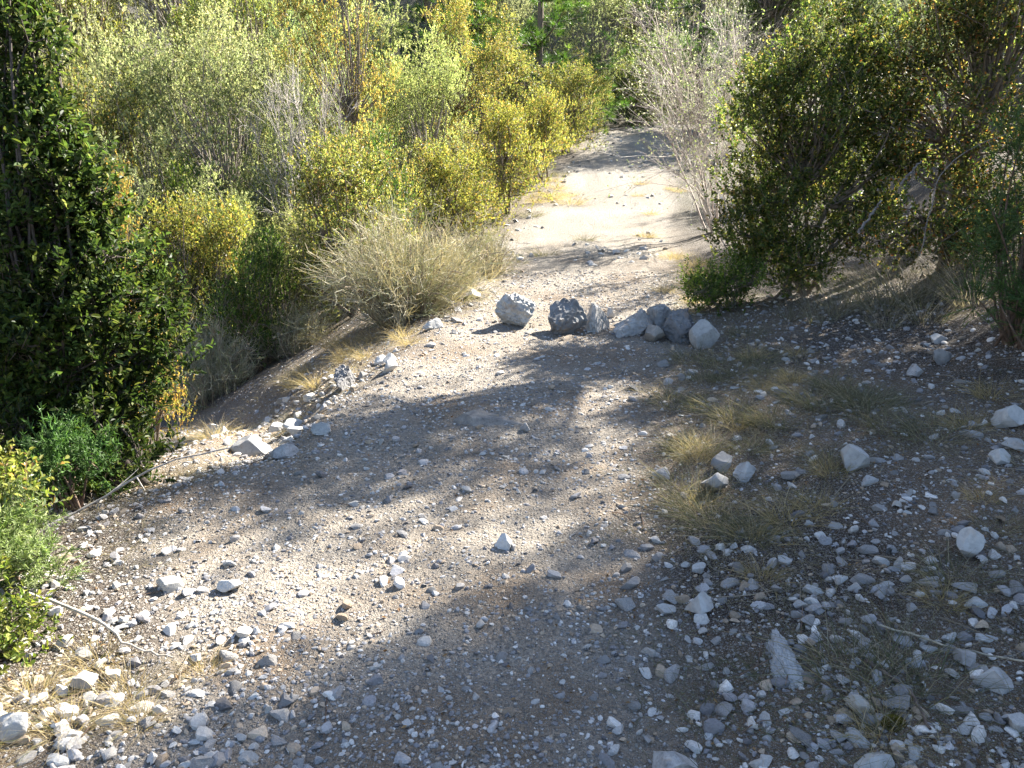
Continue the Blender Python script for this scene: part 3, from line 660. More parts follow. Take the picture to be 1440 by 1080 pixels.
# --- shrubs lining the outer side of the track and filling the slope beyond
def copyset(kind): return kind
T1, T2, T3 = (1, 1, 1), (1.15, 1.1, .9), (.85, .95, .9)
rows = [
    # x, y, horizontal scale, vertical scale, rotation, variant, tint, label
    ("box_shrub", -2.95, 5.4, .52, .80, .3, BRZV, (1.15, .95, .8), "slender bronze-leaved box shrub behind the tall dark box"),
    ("box_shrub", -2.62, 5.75, .36, .80, 1.9, BRZV, (1.15, 1.0, .8), "narrow orange-tipped box shoot cluster showing past the dark spire"),
    ("box_shrub", -1.75, 9.3, .95, 1.05, .8, BOXV[0], T1, "yellow-green box shrub rising behind the straw-coloured broom"),
    ("box_shrub", -.75, 11.6, .80, .85, 2.1, BOXV[2], T2, "rounded golden-green box shrub at the track edge past the broom"),
    ("box_shrub", -.05, 14.0, .85, .95, 1.1, BOXV[0], T2, "golden box shrub bordering the sunlit white stretch of track"),
    ("box_shrub", .55, 16.6, .85, 1.0, 4.0, BOXV[2], T2, "yellow box shrub where the sunlit stretch meets the shaded bend"),
    ("box_shrub", 1.15, 20.0, .95, 1.05, 5.2, BOXV[0], T1, "green-gold box shrub on the outer side of the shaded bend"),
    ("box_shrub", 2.0, 23.5, .9, .75, 2.8, BOXV[1], T1, "upright box shrub overhanging the end of the visible track"),
    ("box_shrub", -2.35, 12.8, 1.25, 1.95, .5, BRZT, (1, 1, .9), "tall bronze box with thin dark forked stem showing through"),
    ("box_shrub", -.9, 15.8, 1.25, 1.35, 3.5, BRZT, (.95, 1.0, .9), "tall orange-tinted box below the pine"),
    ("box_shrub", -.1, 19.5, 1.3, 1.15, 2.2, BOXV[1], T1, "broad yellow-green box at the foot of the pine"),
    ("oak_shrub", -4.5, 12.6, 1.7, 2.2, .2, GREYV[0], (.95, 1.0, .8), "large grey-green scrub oak on the slope below the track"),
    ("oak_shrub", -3.3, 15.5, 1.6, 2.4, 1.2, GREYV[1], (.9, 1.05, .75), "grey-green scrub oak behind the tall bronze box"),
    ("oak_shrub", -6.6, 14.5, 1.6, 2.3, 2.6, GREYV[1], (1, 1, .85), "pale-twigged scrub oak between the dark spire and the large oak"),
    ("oak_shrub", -8.3, 13.0, 1.8, 2.7, 3.9, GREYV[0], (1.25, 1.25, 1.2), "silvery pale shrub across the gully behind the dark spire"),
    ("oak_shrub", -7.2, 18.5, 2.2, 2.9, .9, GREYV[0], (1.2, 1.2, 1.05), "silvery scrub oak higher on the far slope"),
    ("box_shrub", -3.45, 9.6, .85, 1.12, 2.4, BOXV[0], T2, "small golden box shrub in the gully beyond the dark box"),
    ("box_shrub", -2.75, 9.0, .70, .95, 4.4, GREENV, (.9, 1.0, 1), "green box shrub shading the hollow under the broom"),
    ("box_shrub", -3.9, 11.0, .95, 1.45, 1.4, GREENV, (1.1, 1.05, 1), "leafy green shrub in front of the large scrub oak"),
    ("box_shrub", -2.0, 10.8, .85, 1.3, 5.5, GREENV, (.8, .9, .9), "deep green shrub with dark gaps behind the golden box"),
    ("box_shrub", -5.6, 11.2, 1.0, 1.35, 3.1, BOXV[2], T1, "olive-yellow box shrub on the gully side"),
    ("box_shrub", -5.2, 16.8, 1.6, 2.1, .1, BOXT, (.9, 1, .9), "yellow-olive box standing between two scrub oaks"),
    ("box_shrub", -4.6, 8.9, .9, 1.15, .9, BOXV[2], T2, "golden box shrub low in the gully behind the bronze shoots"),
    ("box_shrub", -6.4, 10.2, 1.2, 1.7, 1.9, BOXV[0], T1, "wide golden box on the gully bottom"),
    ("oak_shrub", -4.9, 10.0, 1.1, 1.5, .6, GREYV[0], (1.15, 1.2, 1.0), "pale oak bush between two golden box shrubs"),
    ("oak_shrub", -3.2, 12.6, 1.2, 1.9, 4.6, GREYV[1], (1.1, 1.2, .8), "light green oak bush beside the tall bronze box"),
    ("oak_shrub", -1.5, 14.3, 1.2, 1.6, 5.6, GREYV[0], (1.1, 1.2, .75), "fresh green oak bush between bronze box shrubs"),
    ("box_shrub", -6.0, 12.6, 1.3, 1.9, 2.7, BOXV[0], T1, "tall golden box in front of the pale-twigged oak"),
    ("box_shrub", -8.0, 16.2, 1.8, 2.2, 4.7, BOXT, T2, "golden box on the far slope beside the silvery oak"),
    ("oak_shrub", -10.6, 15.5, 2.0, 2.9, 1.7, GREYV[1], (1.3, 1.3, 1.2), "whitish oak bush beyond the silvery pale shrub"),
    ("oak_shrub", -2.9, 18.5, 1.8, 2.2, .2, GREYV[1], (1.15, 1.2, .85), "broad light green oak above the bronze box shrubs"),
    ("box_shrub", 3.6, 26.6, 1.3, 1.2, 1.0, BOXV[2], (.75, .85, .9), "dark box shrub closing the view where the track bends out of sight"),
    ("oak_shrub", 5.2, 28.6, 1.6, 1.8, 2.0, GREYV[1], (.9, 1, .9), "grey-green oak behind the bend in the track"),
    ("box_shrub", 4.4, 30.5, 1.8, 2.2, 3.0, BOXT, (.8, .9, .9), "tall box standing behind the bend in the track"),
    ("bare_shrub", -2.75, 11.6, 1.0, 1.35, .4, BAREV[1], T1, "leafless grey shrub tangled in the tall bronze box"),
    ("oak_shrub", -3.5, 10.4, .95, 1.15, 2.0, GREYV[0], (1.15, 1.2, .9), "rounded pale oak bush above the thin dry broom"),
    ("oak_shrub", -2.5, 10.2, .75, .95, 1.0, GREYV[1], (1.2, 1.15, .85), "small pale yellow-green oak bush behind the broom"),
    ("oak_shrub", -4.3, 14.6, 1.5, 2.0, 3.0, GREYV[0], (1.25, 1.2, .95), "rounded pale oak between the large oak and the bronze box"),
]
for nm, x, y, sx, sz, rz, var, tint, lab in rows:
    plant(nm, var, gz(x, y), rz, (sx, sx, sz), tint, lab, "shrub")

# --- the inner (uphill) side
st, cr = leafy(500, [(0, 0, 1.25, .74, .65, .85, 56), (-.45, -.1, 1.65, .36, .34, .5, 18), (.15, 0, 2.05, .55, .45, .40, 24), (-.5, -.15, .75, .45, .4, .5, 18), (.45, -.1, .8, .5, .4, .6, 16), (-.3, -.35, .35, .5, .35, .3, 16)],
               30, 11, .034, .018, [GREEN, (.06, .095, .016), OLIVE, YG, BRONZE, DARK], [4, 4, 2, 3.2, .4, .9], M_LEAF, False, nstem=9, tipcol=(.20, .16, .03), stem_r=.03, spread=.35)
plant("box_shrub", (st, cr), gz(2.62, 7.55), label="big dense box shrub with golden sunlit top at the end of the boulder row")
st, cr = leafy(510, [(0, 0, 1.5, .85, .75, .9, 44), (.2, .1, 2.3, .75, .6, .5, 26), (-.35, -.2, 1.9, .45, .4, .5, 16), (-.75, -.05, 1.15, .35, .35, .65, 20), (.2, -.3, .7, .7, .45, .5, 22), (-.25, -.45, .32, .85, .4, .3, 24)],
               28, 11, .034, .018, [GREEN, OLIVE, BRONZE, YG, DARK, (.33, .12, .03)], [5, 3, .8, 2.6, 1.3, .5], M_LEAF, False, nstem=8, tipcol=(.24, .15, .03), stem_r=.03, spread=.4)
plant("box_shrub", (st, cr), gz(3.82, 7.35), label="rust-flecked box shrub above the white dead branch")
st, cr = leafy(520, [(0, 0, .24, .36, .3, .24, 22)], 26, 11, .026, .013, [(.075, .13, .02), GREEN, YG], [4, 2, 1], M_LEAF, True, nstem=5, stem_r=.01, tipcol=(.13, .18, .03))
plant("box_shrub", (st, cr), gz(1.80, 7.05), label="low bright green box bush just behind the dark boulder")
plant("bare_shrub", twiggy(530, 14, 3.5, 1.4, [(.52, .48, .44), (.60, .56, .51), (.44, .38, .35)], [(.26, .29, .14), (.40, .40, .30), (.19, .25, .08)], 3, 11, 9, .013, lean=(-.6, -.1)),
      gz(2.75, 11.5), label="big pale leafless shrub overhanging the sunlit stretch of track")
plant("bare_shrub", twiggy(540, 8, 2.1, .6, [(.44, .40, .36), (.50, .46, .42)], [(.16, .20, .06), (.22, .25, .12)], 2, 11, 9, .011, lean=(-.2, -.1)),
      gz(2.55, 9.2), label="pale twiggy shrub against the golden side of the big box")
for nm, x, y, sx, sz, rz, var, tint, lab in [
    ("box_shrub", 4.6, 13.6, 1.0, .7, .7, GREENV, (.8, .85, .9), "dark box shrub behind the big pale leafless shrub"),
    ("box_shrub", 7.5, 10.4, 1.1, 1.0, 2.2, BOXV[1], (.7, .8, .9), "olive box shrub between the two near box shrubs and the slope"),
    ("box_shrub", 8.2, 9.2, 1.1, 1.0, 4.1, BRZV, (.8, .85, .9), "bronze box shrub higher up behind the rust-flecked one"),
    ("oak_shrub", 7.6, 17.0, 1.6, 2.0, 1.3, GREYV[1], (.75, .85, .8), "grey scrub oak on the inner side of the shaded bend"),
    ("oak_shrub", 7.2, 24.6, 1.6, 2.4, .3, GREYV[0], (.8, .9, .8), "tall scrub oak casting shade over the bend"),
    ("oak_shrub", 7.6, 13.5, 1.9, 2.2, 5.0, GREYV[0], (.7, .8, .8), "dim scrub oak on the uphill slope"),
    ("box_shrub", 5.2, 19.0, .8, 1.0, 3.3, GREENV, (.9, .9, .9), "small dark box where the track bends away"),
]:
    plant(nm, var, gz(x, y), rz, (sx, sx, sz), tint, lab, "shrub")

# --- pine
def pine(seed, H, crown0, R, ntuft=1300):
    r = rng_(seed); st = MB(); lf = MB(); K = 14
    t = np.linspace(0, 1, K); P = np.stack([.12 * np.sin(t * 3) * H * .15, .1 * np.cos(t * 2.3) * H * .1, t * H - .15], -1)[None]
    tubes(st, P, (np.linspace(.11, .02, K) * H / 6)[None], 8, (.17, .13, .105), seed)
    nb = 46; z = r.uniform(crown0, .97, nb); k = (z * (K - 1)).astype(int); b = P[0, k]
    a = r.uniform(0, 6.283, nb); ln = R * (1.1 - z) ** .6 * r.uniform(.7, 1.15, nb) * 1.35
    e = b + np.stack([np.cos(a) * ln, np.sin(a) * ln, ln * r.uniform(-.05, .4, nb)], -1); m = (b + e) / 2 + np.array([0, 0, -.08]) * ln[:, None]
    Q = bez(b, m, e, 9); tubes(st, Q, np.linspace(.028, .006, 9)[None] * np.ones((nb, 1)) * H / 6, 5, (.19, .15, .12), seed + 1)
    bi = r.integers(0, nb, ntuft); j = r.integers(1, 9, ntuft); c = Q[bi, j] + r.normal(size=(ntuft, 3)) * .14 * (ln[bi][:, None] / R)
    nn = 30; D = nrm(r.normal(size=(ntuft, nn, 3)) + (nrm(e - b)[bi] * .9 + np.array([0, 0, .6]))[:, None])
    col = pal(r, ntuft, [(.075, .14, .03), (.10, .17, .04), (.05, .10, .025), (.13, .18, .04)], [3, 3, 2, 1], .2)
    blades(lf, np.repeat(c, nn, 0), D.reshape(-1, 3), r.uniform(.10, .18, ntuft * nn), .011, .05, np.repeat(col, nn, 0), 2, seed + 2)
    return st.mesh("trunk", M_BARK, True), lf.mesh("crown", M_NEEDLE, False)
PINE = pine(600, 6.5, .10, 2.0, 1300)
plant("pine_tree", PINE, gz(.6, 22.5), .4, (1, 1, 1), (1.1, 1.1, 1), "bright green pine above the golden box hedge", "tree", None, ("trunk", "crown"))
plant("pine_tree", PINE, gz(5.7, 27.0), 2.4, (1.15, 1.15, 1.2), (.8, .85, .9), "dark-trunked pine standing past the shaded bend", "tree", None, ("trunk", "crown"))
plant("pine_tree", PINE, gz(-2.3, 26.0), 4.0, (1.2, 1.2, 1.25), (1, 1, 1), "second green pine deeper in the wood", "tree", None, ("trunk", "crown"))

# --- juniper: feathery cords
def juniper(seed, ells, sprays, base=(0, 0, 0), cols=((.045, .085, .022), (.065, .115, .03), (.09, .14, .04)), near=True, ln=(.10, .20), twig=7, r0=.0022, nstem=5):
    r = rng_(seed); C, RC = clumps_of(r, ells); n = len(C); st = MB(); lf = MB(); base = np.array(base, float)
    b = np.repeat(base[None], n, 0) + r.normal(size=(n, 3)) * np.array([.05, .05, 0]); b[:, 2] -= .05
    m = (b + C) / 2 + r.normal(size=C.shape) * .08
    tubes(st, bez(b, m, C, 8), np.linspace(.011, .004, 8)[None] * np.ones((n, 1)), 5, (.17, .12, .09), seed)
    N = n * sprays; ci = np.repeat(np.arange(n), sprays); d = nrm(r.normal(size=(N, 3)))
    B = C[ci] + d * RC[ci][:, None] * r.random((N, 1)) ** .6 * .8; D = nrm(d * .8 + np.array([0, 0, .55]) + r.normal(size=(N, 3)) * .3)
    L = r.uniform(ln[0], ln[1], N); E = B + D * L[:, None]; mid = (B + E) / 2 + r.normal(size=(N, 3)) * .015
    col = pal(r, N, cols, np.ones(len(cols)), .2)
    ax = bez(B, mid, E, 6); tubes(lf, ax, np.linspace(1.3, .6, 6)[None] * r0 * np.ones((N, 1)), 3, col, seed + 1)
    k = twig; pi = np.repeat(np.arange(N), k); j = r.integers(0, 5, N * k); p = ax[pi, j]
    dd = nrm(D[pi] + r.normal(size=(N * k, 3)) * .65); l2 = L[pi] * r.uniform(.2, .5, N * k)
    e2 = p + dd * l2[:, None]; q = np.stack([p, (p + e2) / 2 + r.normal(size=p.shape) * .006, e2], 1)
    c2 = col[pi] * r.uniform(.8, 1.3, (N * k, 1)); tubes(lf, q, np.array([[1.0, .9, .4]]) * r0 * np.ones((N * k, 1)), 3, c2, seed + 2)
    k3 = 3; pi3 = np.repeat(np.arange(len(q)), k3); t = r.random((len(pi3), 1)); p3 = q[pi3, 0] * (1 - t) + q[pi3, 2] * t
    d3 = nrm(dd[pi3] + r.normal(size=p3.shape) * .6)
    blades(lf, p3, d3, r.uniform(.012, .03, len(p3)), .0034, 0.0, c2[pi3] * r.uniform(.9, 1.35, (len(p3), 1)), 2, seed + 3)
    return st.mesh("stems", M_BARK, True), lf.mesh("crown", M_NEEDLE, False)
plant("juniper_bush", juniper(700, [(0, 0, .85, .48, .45, .60, 26), (.1, .1, 1.3, .3, .3, .35, 10), (-.05, -.1, .35, .42, .4, .35, 16)], 17, twig=5), gz(2.98, 4.85), label="feathery green juniper beside the large rounded cream stone")
plant("juniper_bush", juniper(710, [(0, 0, .28, .20, .2, .17, 10), (.08, -.05, .16, .2, .16, .12, 7)], 26, cols=((.20, .25, .10), (.26, .30, .14), (.14, .19, .06)), ln=(.06, .13)), gz(-1.86, 2.78), 0, (.85, .85, .85), label="small pale juniper sprig next to the low golden box")
plant("juniper_bush", juniper(720, [(0, 0, .30, .17, .17, .16, 8)], 26, cols=((.06, .12, .03), (.08, .15, .04)), ln=(.06, .13)), gz(-1.98, 3.5), label="little green juniper at the foot of the tall dark box")

# --- low box sprigs by the near edge
st, cr = leafy(730, [(0, 0, .38, .22, .2, .2, 12), (-.15, 0, .25, .25, .25, .2, 10)], 12, 10, .034, .018, [YG, (.13, .17, .03), GREEN, BRONZE], [4, 3, 1.5, .5], M_LEAF, True, nstem=5, stem_r=.008, tipcol=(.24, .24, .04), slen=(.08, .15))
plant("box_shrub", (st, cr), gz(-2.0, 2.98), 0, (.8, .8, .8), label="low golden box sprig with large glossy leaves above the pale juniper")
st, cr = leafy(740, [(0, 0, .13, .19, .17, .10, 11), (-.15, .05, .2, .2, .2, .12, 8)], 13, 11, .026, .014, [(.12, .17, .03), YG, GREEN], [4, 3, 2], M_LEAF, True, nstem=5, stem_r=.007, tipcol=(.22, .24, .04), slen=(.06, .12))
plant("box_shrub", (st, cr), gz(-1.62, 2.33), 0, (.85, .85, .85), label="small bright yellow-green box sprig over the bulky white stone")

# --- broom: dense straw-coloured stems
def broom(seed, n, R, H, cols, wts, spread=.25):
    r = rng_(seed); st = MB(); lf = MB()
    a = r.uniform(0, 6.283, n); q = np.sqrt(r.random(n))
    b = np.stack([np.cos(a) * q * spread, np.sin(a) * q * spread, np.full(n, -.05)], -1)
    top = np.stack([np.cos(a) * q * R, np.sin(a) * q * R, H * (1 - .5 * q ** 2) * r.uniform(.35, 1.05, n)], -1) + r.normal(size=(n, 3)) * .11
    mid = b * .3 + top * .5 + np.array([0, 0, .22 * H]) + r.normal(size=(n, 3)) * .13
    col = pal(r, n, cols, wts, .15); P = bez(b, mid, top, 6)
    tubes(st, P[:n // 6], np.linspace(.008, .002, 6)[None] * np.ones((n // 6, 1)), 4, (.30, .25, .19), seed)
    tubes(lf, P, np.linspace(.0028, .0014, 6)[None] * np.ones((n, 1)), 3, col, seed + 1)
    k = 7; pi = np.repeat(np.arange(n), k); j = r.integers(2, 5, n * k); p = P[pi, j]
    d = nrm(nrm(top - b)[pi] + r.normal(size=(n * k, 3)) * .85); L = r.uniform(.06, .2, n * k) * H / .9
    e = p + d * L[:, None]; Q = np.stack([p, (p + e) / 2 + r.normal(size=p.shape) * .012, e], 1)
    tubes(lf, Q, np.array([[.0018, .0015, .0009]]) * np.ones((n * k, 1)), 3, col[pi] * r.uniform(.8, 1.25, (n * k, 1)), seed + 2)
    return st.mesh("stems", M_BARK, True), lf.mesh("crown", M_GRASS, False)
STRAW = [(.45, .42, .33), (.39, .38, .29), (.27, .29, .18), (.54, .51, .42)]
plant("broom_bush", broom(760, 900, .85, 1.05, STRAW, [3, 3, 2, 2]), gz(-.95, 7.55), label="straw-coloured dry broom on the outer edge of the track")
plant("broom_bush", broom(761, 350, .4, .55, STRAW, [2, 3, 3, 2]), gz(-2.35, 9.0), label="greenish dry broom hanging over the hollow")
plant("broom_bush", broom(762, 420, .5, .95, STRAW, [2, 3, 3, 2]), gz(-3.1, 8.4), label="thin dry broom between the hollow and the gully")
plant("broom_bush", broom(763, 300, .4, .55, STRAW, [3, 3, 1, 3]), gz(-.35, 8.9), label="small dry broom past the big straw-coloured one")

# --- grass
def tussock(seed, n, R, L, cols, wts, W=.004, bend=.5, upright=1.0):
    r = rng_(seed); m = MB(); a = r.uniform(0, 6.283, n); q = np.sqrt(r.random(n)) * R
    P = np.stack([np.cos(a) * q, np.sin(a) * q, np.full(n, -.015)], -1)
    D = np.stack([np.cos(a) * q / R * .8, np.sin(a) * q / R * .8, np.full(n, upright)], -1) + r.normal(size=(n, 3)) * .3
    blades(m, P, D, L * r.uniform(.4, 1.1, n), W * r.uniform(.6, 1.2, n), r.uniform(.1, 1, n) * bend, pal(r, n, cols, wts, .2), 5, seed)
    return m
DRY = [(.36, .29, .16), (.44, .37, .23), (.28, .22, .12), (.14, .15, .05)]
TALL = tussock(800, 150, .16, .60, [(.27, .25, .20), (.36, .33, .28), (.18, .16, .12), (.12, .14, .06)], [3, 2, 2, 1], .0045, .55).mesh("grass_tussock", M_GRASS)
LOWT = tussock(801, 260, .13, .26, DRY, [4, 3, 2, 1], .0035, .9, .7).mesh("grass_tussock", M_GRASS)
GRNT = tussock(802, 220, .10, .17, [(.10, .11, .065), (.15, .155, .095), (.27, .24, .17)], [3, 2, 3], .003, .9, .7).mesh("grass_tussock", M_GRASS)
def tuft(me, x, y, s, rz, label, group=None, lean=0.0):
    o = link("grass_tussock", me, label=label, category="grass", group=group)
    o.location = (x, y, float(height(x, y))); o.rotation_euler = (lean, lean * .5, rz); o.scale = (s, s, s)
for k, (x, y, s) in enumerate([(3.15, 6.45, 1.0), (2.85, 6.35, .85), (3.35, 6.1, .9), (2.55, 6.5, .7), (3.0, 6.0, .75), (2.35, 6.3, .6), (3.55, 6.5, 1.0), (2.7, 6.0, .55), (3.2, 6.8, 1.0), (2.45, 6.75, .6), (2.8, 6.7, .8), (3.0, 6.65, .9), (3.4, 6.75, .9), (2.2, 6.55, .5), (3.7, 6.1, .9), (3.5, 5.7, .7)]):
    tuft(TALL, x, y, s, k * 1.3, "tall pale dry grass clump under the rust-flecked box shrub", "tall dry grass clumps")
for k, (x, y, s) in enumerate([(-1.75, 5.6, 1.1), (-1.5, 5.3, .9), (-2.0, 6.0, 1.2), (-1.45, 6.0, .9), (-1.7, 6.5, 1.0), (-1.3, 6.6, .8), (-2.3, 6.6, 1.1), (-1.95, 5.2, .8), (-1.1, 6.2, .7), (-1.15, 5.7, .7), (-2.5, 7.2, 1.2), (-.85, 6.5, .8), (-.75, 6.1, .7), (-1.15, 6.95, .8), (-1.42, 7.1, .9), (-1.6, 7.45, 1.0), (-1.3, 6.4, .7), (-1.75, 6.9, .9), (-1.55, 5.75, .6)]):
    if float(side_path(x, y)) > .75: continue
    tuft(LOWT, x, y, s * .85, k * 1.7, "straw-coloured grass clump on the sunny bank of the descending path", "straw clumps on the bank")
for k, (x, y, s) in enumerate([(-1.42, 2.1, .55), (-1.25, 1.98, .5), (-1.15, 2.12, .55), (-1.5, 1.9, .6), (-1.05, 2.0, .4), (-1.32, 2.28, .5), (-.95, 2.22, .4), (-1.4, 1.78, .5)]):
    tuft(LOWT, x, y, s, k * 2.1, "short dry grass clump around the bulky white stone", "dry grass under the box sprig")
for k, (x, y, s) in enumerate([(1.75, 8.1, .8), (1.9, 8.6, .9), (1.65, 7.5, .7), (2.0, 9.2, .9), (1.5, 7.0, .6), (1.85, 9.9, .8), (1.45, 7.9, .6)]):
    tuft(LOWT, x, y, s, k * 1.1, "dry grass clump at the foot of the pale twiggy shrub", "dry grass by the twiggy shrub")
rv = random.Random(12); n = 0
while n < 22:
    y = rv.uniform(8.5, 18); x = rv.uniform(float(left_edge(y)) - .1, float(right_edge(y)) + .2)
    u = (x - float(left_edge(y))) / (float(right_edge(y)) - float(left_edge(y)))
    if .3 < u < .72 and rv.random() < .75: continue
    if u < .5: tuft(GRNT if n % 2 else LOWT, x, y, rv.uniform(.7, 1.4), rv.uniform(0, 6.28), "low tuft on the outer edge of the sunlit stretch, " + ("greenish" if n % 2 else "straw-coloured"), "tufts on the outer edge of the sunlit stretch")
    else: tuft(LOWT, x, y, rv.uniform(.5, .9), rv.uniform(0, 6.28), "low straw tuft on the inner half of the sunlit stretch", "tufts on the inner half of the sunlit stretch")
    n += 1
rv = random.Random(9); n = 0
while n < 60:
    x, y = rv.uniform(.75, 3.2), 1.75 + 4.4 * rv.random() ** 1.2
    if x < right_edge(y) + .15 or not in_view(x, y) or not free(x, y, .03): continue
    if noise2(np.array([x]), np.array([y]), 1.3, 91, 3)[0] < -.12: continue
    if n % 3: tuft(GRNT, x, y, rv.uniform(.7, 1.3), rv.uniform(0, 6.28), "small grey-green grass tuft on the stony verge", "grass tufts on the verge")
    else: tuft(LOWT, x, y, rv.uniform(.35, .7), rv.uniform(0, 6.28), "small withered straw tuft on the stony verge", "withered tufts on the verge")
    n += 1
# thin turf scattered over the verges, too much to count
r, P = scatter(810, 3000, (-3.2, 4.4), (1.6, 8.5), lambda x, y: (1 - track_mask(x, y)) * smooth(-.15, .25, noise2(x, y, 1.3, 91, 3) + .12) * (1 - .3 * (x < 0)), 1.3)
m = MB()
nb = 30; n = len(P) * nb; pi = np.repeat(np.arange(len(P)), nb)
off = r.normal(size=(n, 2)) * .045
Q = np.stack([P[pi, 0] + off[:, 0], P[pi, 1] + off[:, 1], P[pi, 2]], -1); Q[:, 2] = height(Q[:, 0], Q[:, 1]) - .005
D = np.stack([off[:, 0] * 9, off[:, 1] * 9, np.full(n, .7)], -1) + r.normal(size=(n, 3)) * .45
dryness = smooth(-.3, .3, noise2(Q[:, 0], Q[:, 1], 1.1, 95, 2))[:, None]
c = pal(r, n, [(.10, .11, .07), (.15, .155, .10)], [1, 1], .2) * (1 - dryness * .8) + pal(r, n, [(.32, .28, .20), (.22, .185, .13)], [1, 1], .2) * dryness * .8
blades(m, Q, D, r.uniform(.03, .12, n), r.uniform(.0016, .0032, n), r.uniform(.2, 1.1, n), c, 3, 812)
link("turf", m.mesh("turf", M_GRASS), kind="stuff")
# dry leaves and broken twigs lying about
r, P = scatter(820, 4200, (-3.2, 4.4), (1.6, 8), lambda x, y: .25 + .6 * (1 - track_mask(x, y)), 1.4)
m = MB(); D = r.normal(size=(len(P), 3)) * np.array([1, 1, .25])
leaves(m, P + np.array([0, 0, .006]), D, np.array([0, 0, 1.0]) + r.normal(size=(len(P), 3)) * .4, r.uniform(.01, .024, len(P)), r.uniform(.006, .012, len(P)),
       pal(r, len(P), [(.20, .11, .05), (.28, .18, .09), (.12, .075, .04)], [1, 1, 1], .2))
r, P = scatter(830, 900, (-2.6, 3.6), (1.6, 6.5), lambda x, y: .1 + .7 * (1 - track_mask(x, y)), 1.4)
a = r.uniform(0, 6.283, len(P)); L = r.uniform(.04, .2, len(P)) / 2
d = np.stack([np.cos(a), np.sin(a), 0 * a], -1) * L[:, None]
E0, E1 = P - d, P + d; E0[:, 2] = height(E0[:, 0], E0[:, 1]) + .004; E1[:, 2] = height(E1[:, 0], E1[:, 1]) + .012
tubes(m, bez(E0, (E0 + E1) / 2 + r.normal(size=P.shape) * .01 + np.array([0, 0, .006]), E1, 4), np.array([[.0022, .002, .0018, .001]]) * r.uniform(.6, 1.4, (len(P), 1)), 4, pal(r, len(P), [(.30, .26, .21), (.18, .13, .10)], [1, 1], .2), 5)
link("leaf_litter", m.mesh("leaf_litter", M_GRASS), kind="stuff")

# --- fallen and dead branches
def stick(name, pts, r0, r1, col, label, forks=(), K=18, seed=0):
    r = rng_(seed); pts = np.array(pts, float)
    t = np.linspace(0, len(pts) - 1, K); P = np.stack([np.interp(t, np.arange(len(pts)), pts[:, i]) for i in range(3)], -1)
    P[1:-1] = (P[:-2] + 2 * P[1:-1] + P[2:]) / 4 + r.normal(size=(K - 2, 3)) * r0 * .5
    o0 = P[0].copy(); m = MB(); tubes(m, (P - o0)[None], np.linspace(r0, r1, K)[None] * r.uniform(.85, 1.15, (1, K)), 7, col, seed)
    for (k, d, ln) in forks:
        b = P[k] - o0; e = b + nrm(np.array(d, float)) * ln
        tubes(m, bez(b[None], ((b + e) / 2 + r.normal(size=3) * ln * .08)[None], e[None], 7), np.linspace(r1 * 1.3, r1 * .5, 7)[None], 5, col, seed + 1)
    o = link(name, m.mesh(name, M_BARK, True), label=label, category="branch"); o.location = o0
    return o
h = lambda x, y, up=0: (x, y, float(height(x, y)) + up)
stick("fallen_branch", [h(-1.95, 3.15, .02), h(-1.75, 3.3, .10), h(-1.5, 3.4, .20), h(-1.2, 3.5, .23)], .006, .003, (.36, .34, .32), "bare grey branch arching out from under the tall dark box", [(9, (.5, -.8, .1), .22), (6, (.3, .8, .2), .2)], seed=1)
stick("fallen_branch", [h(-1.62, 2.50, .10), h(-1.35, 2.40, .07), h(-1.2, 2.30, .035), h(-1.06, 2.27, .012)], .006, .003, (.46, .42, .36), "thin pale twig lying in front of the box sprig", [(8, (.6, -.2, -.1), .05)], seed=2)
stick("dead_branch", [(3.02, 6.30, .60), (3.04, 6.28, .92), (3.07, 6.31, 1.18), (3.22, 6.31, 1.33), (3.37, 6.29, 1.42), (3.49, 6.25, 1.47)], .005, .0025, (.27, .25, .235), "white dead branch reaching out before the rust-flecked box", [(14, (.4, -.5, -.9), .08), (8, (-.3, -.5, .6), .10)], seed=3)
stick("dead_branch", [(2.70, 6.68, .72), (2.78, 6.67, .87), (2.84, 6.66, .97)], .012, .008, (.24, .23, .22), "broken grey stub of wood leaning inside the big box shrub", seed=4)
stick("dead_branch", [(3.02, 6.78, 1.08), (3.09, 6.77, 1.18), (3.15, 6.76, 1.26)], .011, .007, (.22, .21, .21), "short grey dead stem above the broken stub", seed=5)
stick("fallen_branch", [h(1.15, 2.30, .03), h(1.35, 2.15, .02), h(1.55, 2.05, .02), h(1.75, 1.95, .03)], .004, .002, (.42, .38, .30), "long thin straw-coloured stalk across the shaded rubble", seed=6)
stick("fallen_branch", [h(1.05, 2.15, .01), h(1.12, 2.0, .02), h(1.1, 1.85, .015)], .006, .004, (.16, .12, .10), "dark brown stick beside the egg-shaped stone", seed=7)
# moss
m = MB(); r = rng_(850); n = 2600; d = nrm(np.abs(r.normal(size=(n, 3))) * np.sign(r.normal(size=(n, 3)) + np.array([0, 0, 9]))); 
blades(m, d * np.array([.03, .026, .022]), d + r.normal(size=(n, 3)) * .3, r.uniform(.004, .009, n), .0016, .1, pal(r, n, [(.13, .125, .02), (.09, .085, .015), (.18, .16, .03)], [1, 1, 1]), 2, 3)
o = link("moss_cushion", m.mesh("moss_cushion", M_GRASS), label="round yellowish moss cushion touching the egg-shaped stone", category="moss"); o.location = h(1.03, 1.90, -.004)

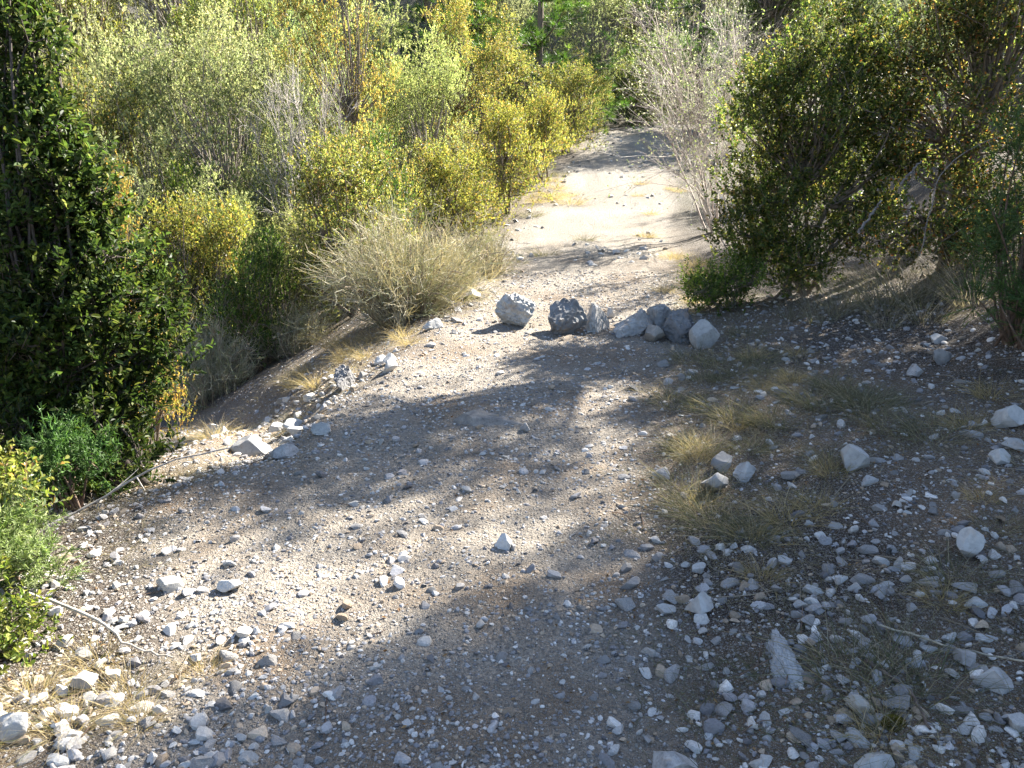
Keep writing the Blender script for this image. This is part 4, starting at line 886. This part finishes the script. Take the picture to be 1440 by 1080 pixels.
# --- trees on the bank above, standing over the track and shading it
def canopy(seed, ells, H, cols):
    return leafy(seed, ells, 26, 10, .050, .026, cols, [3, 2, 2], M_LEAF, False, nstem=6, up=.3, slen=(.10, .24), stem_r=.07, bark=(.20, .18, .16), spread=.2,
                 trunk=[(0, 0, H * .45), (.1, .1, H * .55), (-.15, .05, H * .5)])
OAKV = canopy(900, [(0, 0, 3.6, 1.5, 1.5, 1.1, 60), (.5, .3, 4.6, 1.0, 1.0, .6, 26), (-.7, -.2, 3.1, .9, .9, .6, 22), (.2, -.5, 2.4, 1.1, 1.0, .7, 22)], 5, [GREEN, DARK, OLIVE])
for x, y, s, sz, rz, lab in [(5.9, 6.3, 1.0, 1.0, .4, "holm oak on the uphill bank beside the juniper"), (5.3, 3.6, .9, .75, 2.3, "low holm oak on the bank above the shaded rubble"),
                             (7.1, 8.7, 1.0, 1.1, 4.2, "holm oak on the bank behind the rust-flecked box"), (4.4, 1.6, .8, .6, 5.2, "small holm oak at the top of the near bank"),
                             (8.2, 4.9, 1.2, 1.1, 1.5, "holm oak higher on the uphill bank")][:]:
    plant("holm_oak", OAKV, gz(x, y), rz, (s, s, sz), T1, lab, "tree", None, ("trunk", "crown"))

HIGHV = canopy(905, [(0, 0, 4.55, .95, .95, .55, 34), (.3, .2, 5.2, .7, .7, .35, 16)], 6.5, [GREEN, DARK, OLIVE])
plant("holm_oak", HIGHV, gz(4.5, 8.95), 1.0, (1, 1, 1), T1, "slim high-crowned holm oak rising out of the rust-flecked box", "tree", None, ("trunk", "crown"))
plant("holm_oak", HIGHV, gz(6.35, 7.9), 2.6, (1.1, 1.1, 1), T1, "slender holm oak beside the one over the juniper bank", "tree", None, ("trunk", "crown"))
plant("holm_oak", OAKV, gz(6.5, 22.9), 2.0, (.8, .8, .95), T1, "holm oak casting shade over the stony hump", "tree", None, ("trunk", "crown"))
plant("holm_oak", OAKV, gz(7.6, 26.0), .3, (.9, .9, .95), T1, "holm oak at the corner where the track disappears", "tree", None, ("trunk", "crown"))

# --- the wood on the slopes behind
rr = random.Random(44)
slope = [("oak_shrub", GREYV[0], (1.05, 1.1, .9), "grey-green scrub oak in the wood on the far slope", "scrub oaks on the far slope"),
         ("box_shrub", BOXT, (1, 1, .9), "yellowish box in the wood on the far slope", "box shrubs on the far slope"),
         ("oak_shrub", GREYV[1], (1.2, 1.2, 1.1), "silvery scrub oak in the wood on the far slope", "silvery oaks on the far slope")]
n = 0
while n < 56:
    x, y = rr.uniform(-28, 12), rr.uniform(17, 50)
    if x > left_edge(y) - 2.5 or abs(x) > .75 * y: continue
    nm, var, tint, lab, grp = slope[n % 3]; s = rr.uniform(1.5, 2.5)
    plant(nm, var, gz(x, y), rr.uniform(0, 6.28), (s, s, s * rr.uniform(1.0, 1.5)), tint, lab, "shrub", grp); n += 1
n = 0
while n < 40:
    x, y = rr.uniform(5, 30), rr.uniform(11, 55)
    if x < right_edge(y) + 2.5 or abs(x) > .8 * y or (1 < y - x < 6 and x < 11) or (6 <= y - x < 15.8 and x < 14): continue
    s = rr.uniform(1.4, 2.3)
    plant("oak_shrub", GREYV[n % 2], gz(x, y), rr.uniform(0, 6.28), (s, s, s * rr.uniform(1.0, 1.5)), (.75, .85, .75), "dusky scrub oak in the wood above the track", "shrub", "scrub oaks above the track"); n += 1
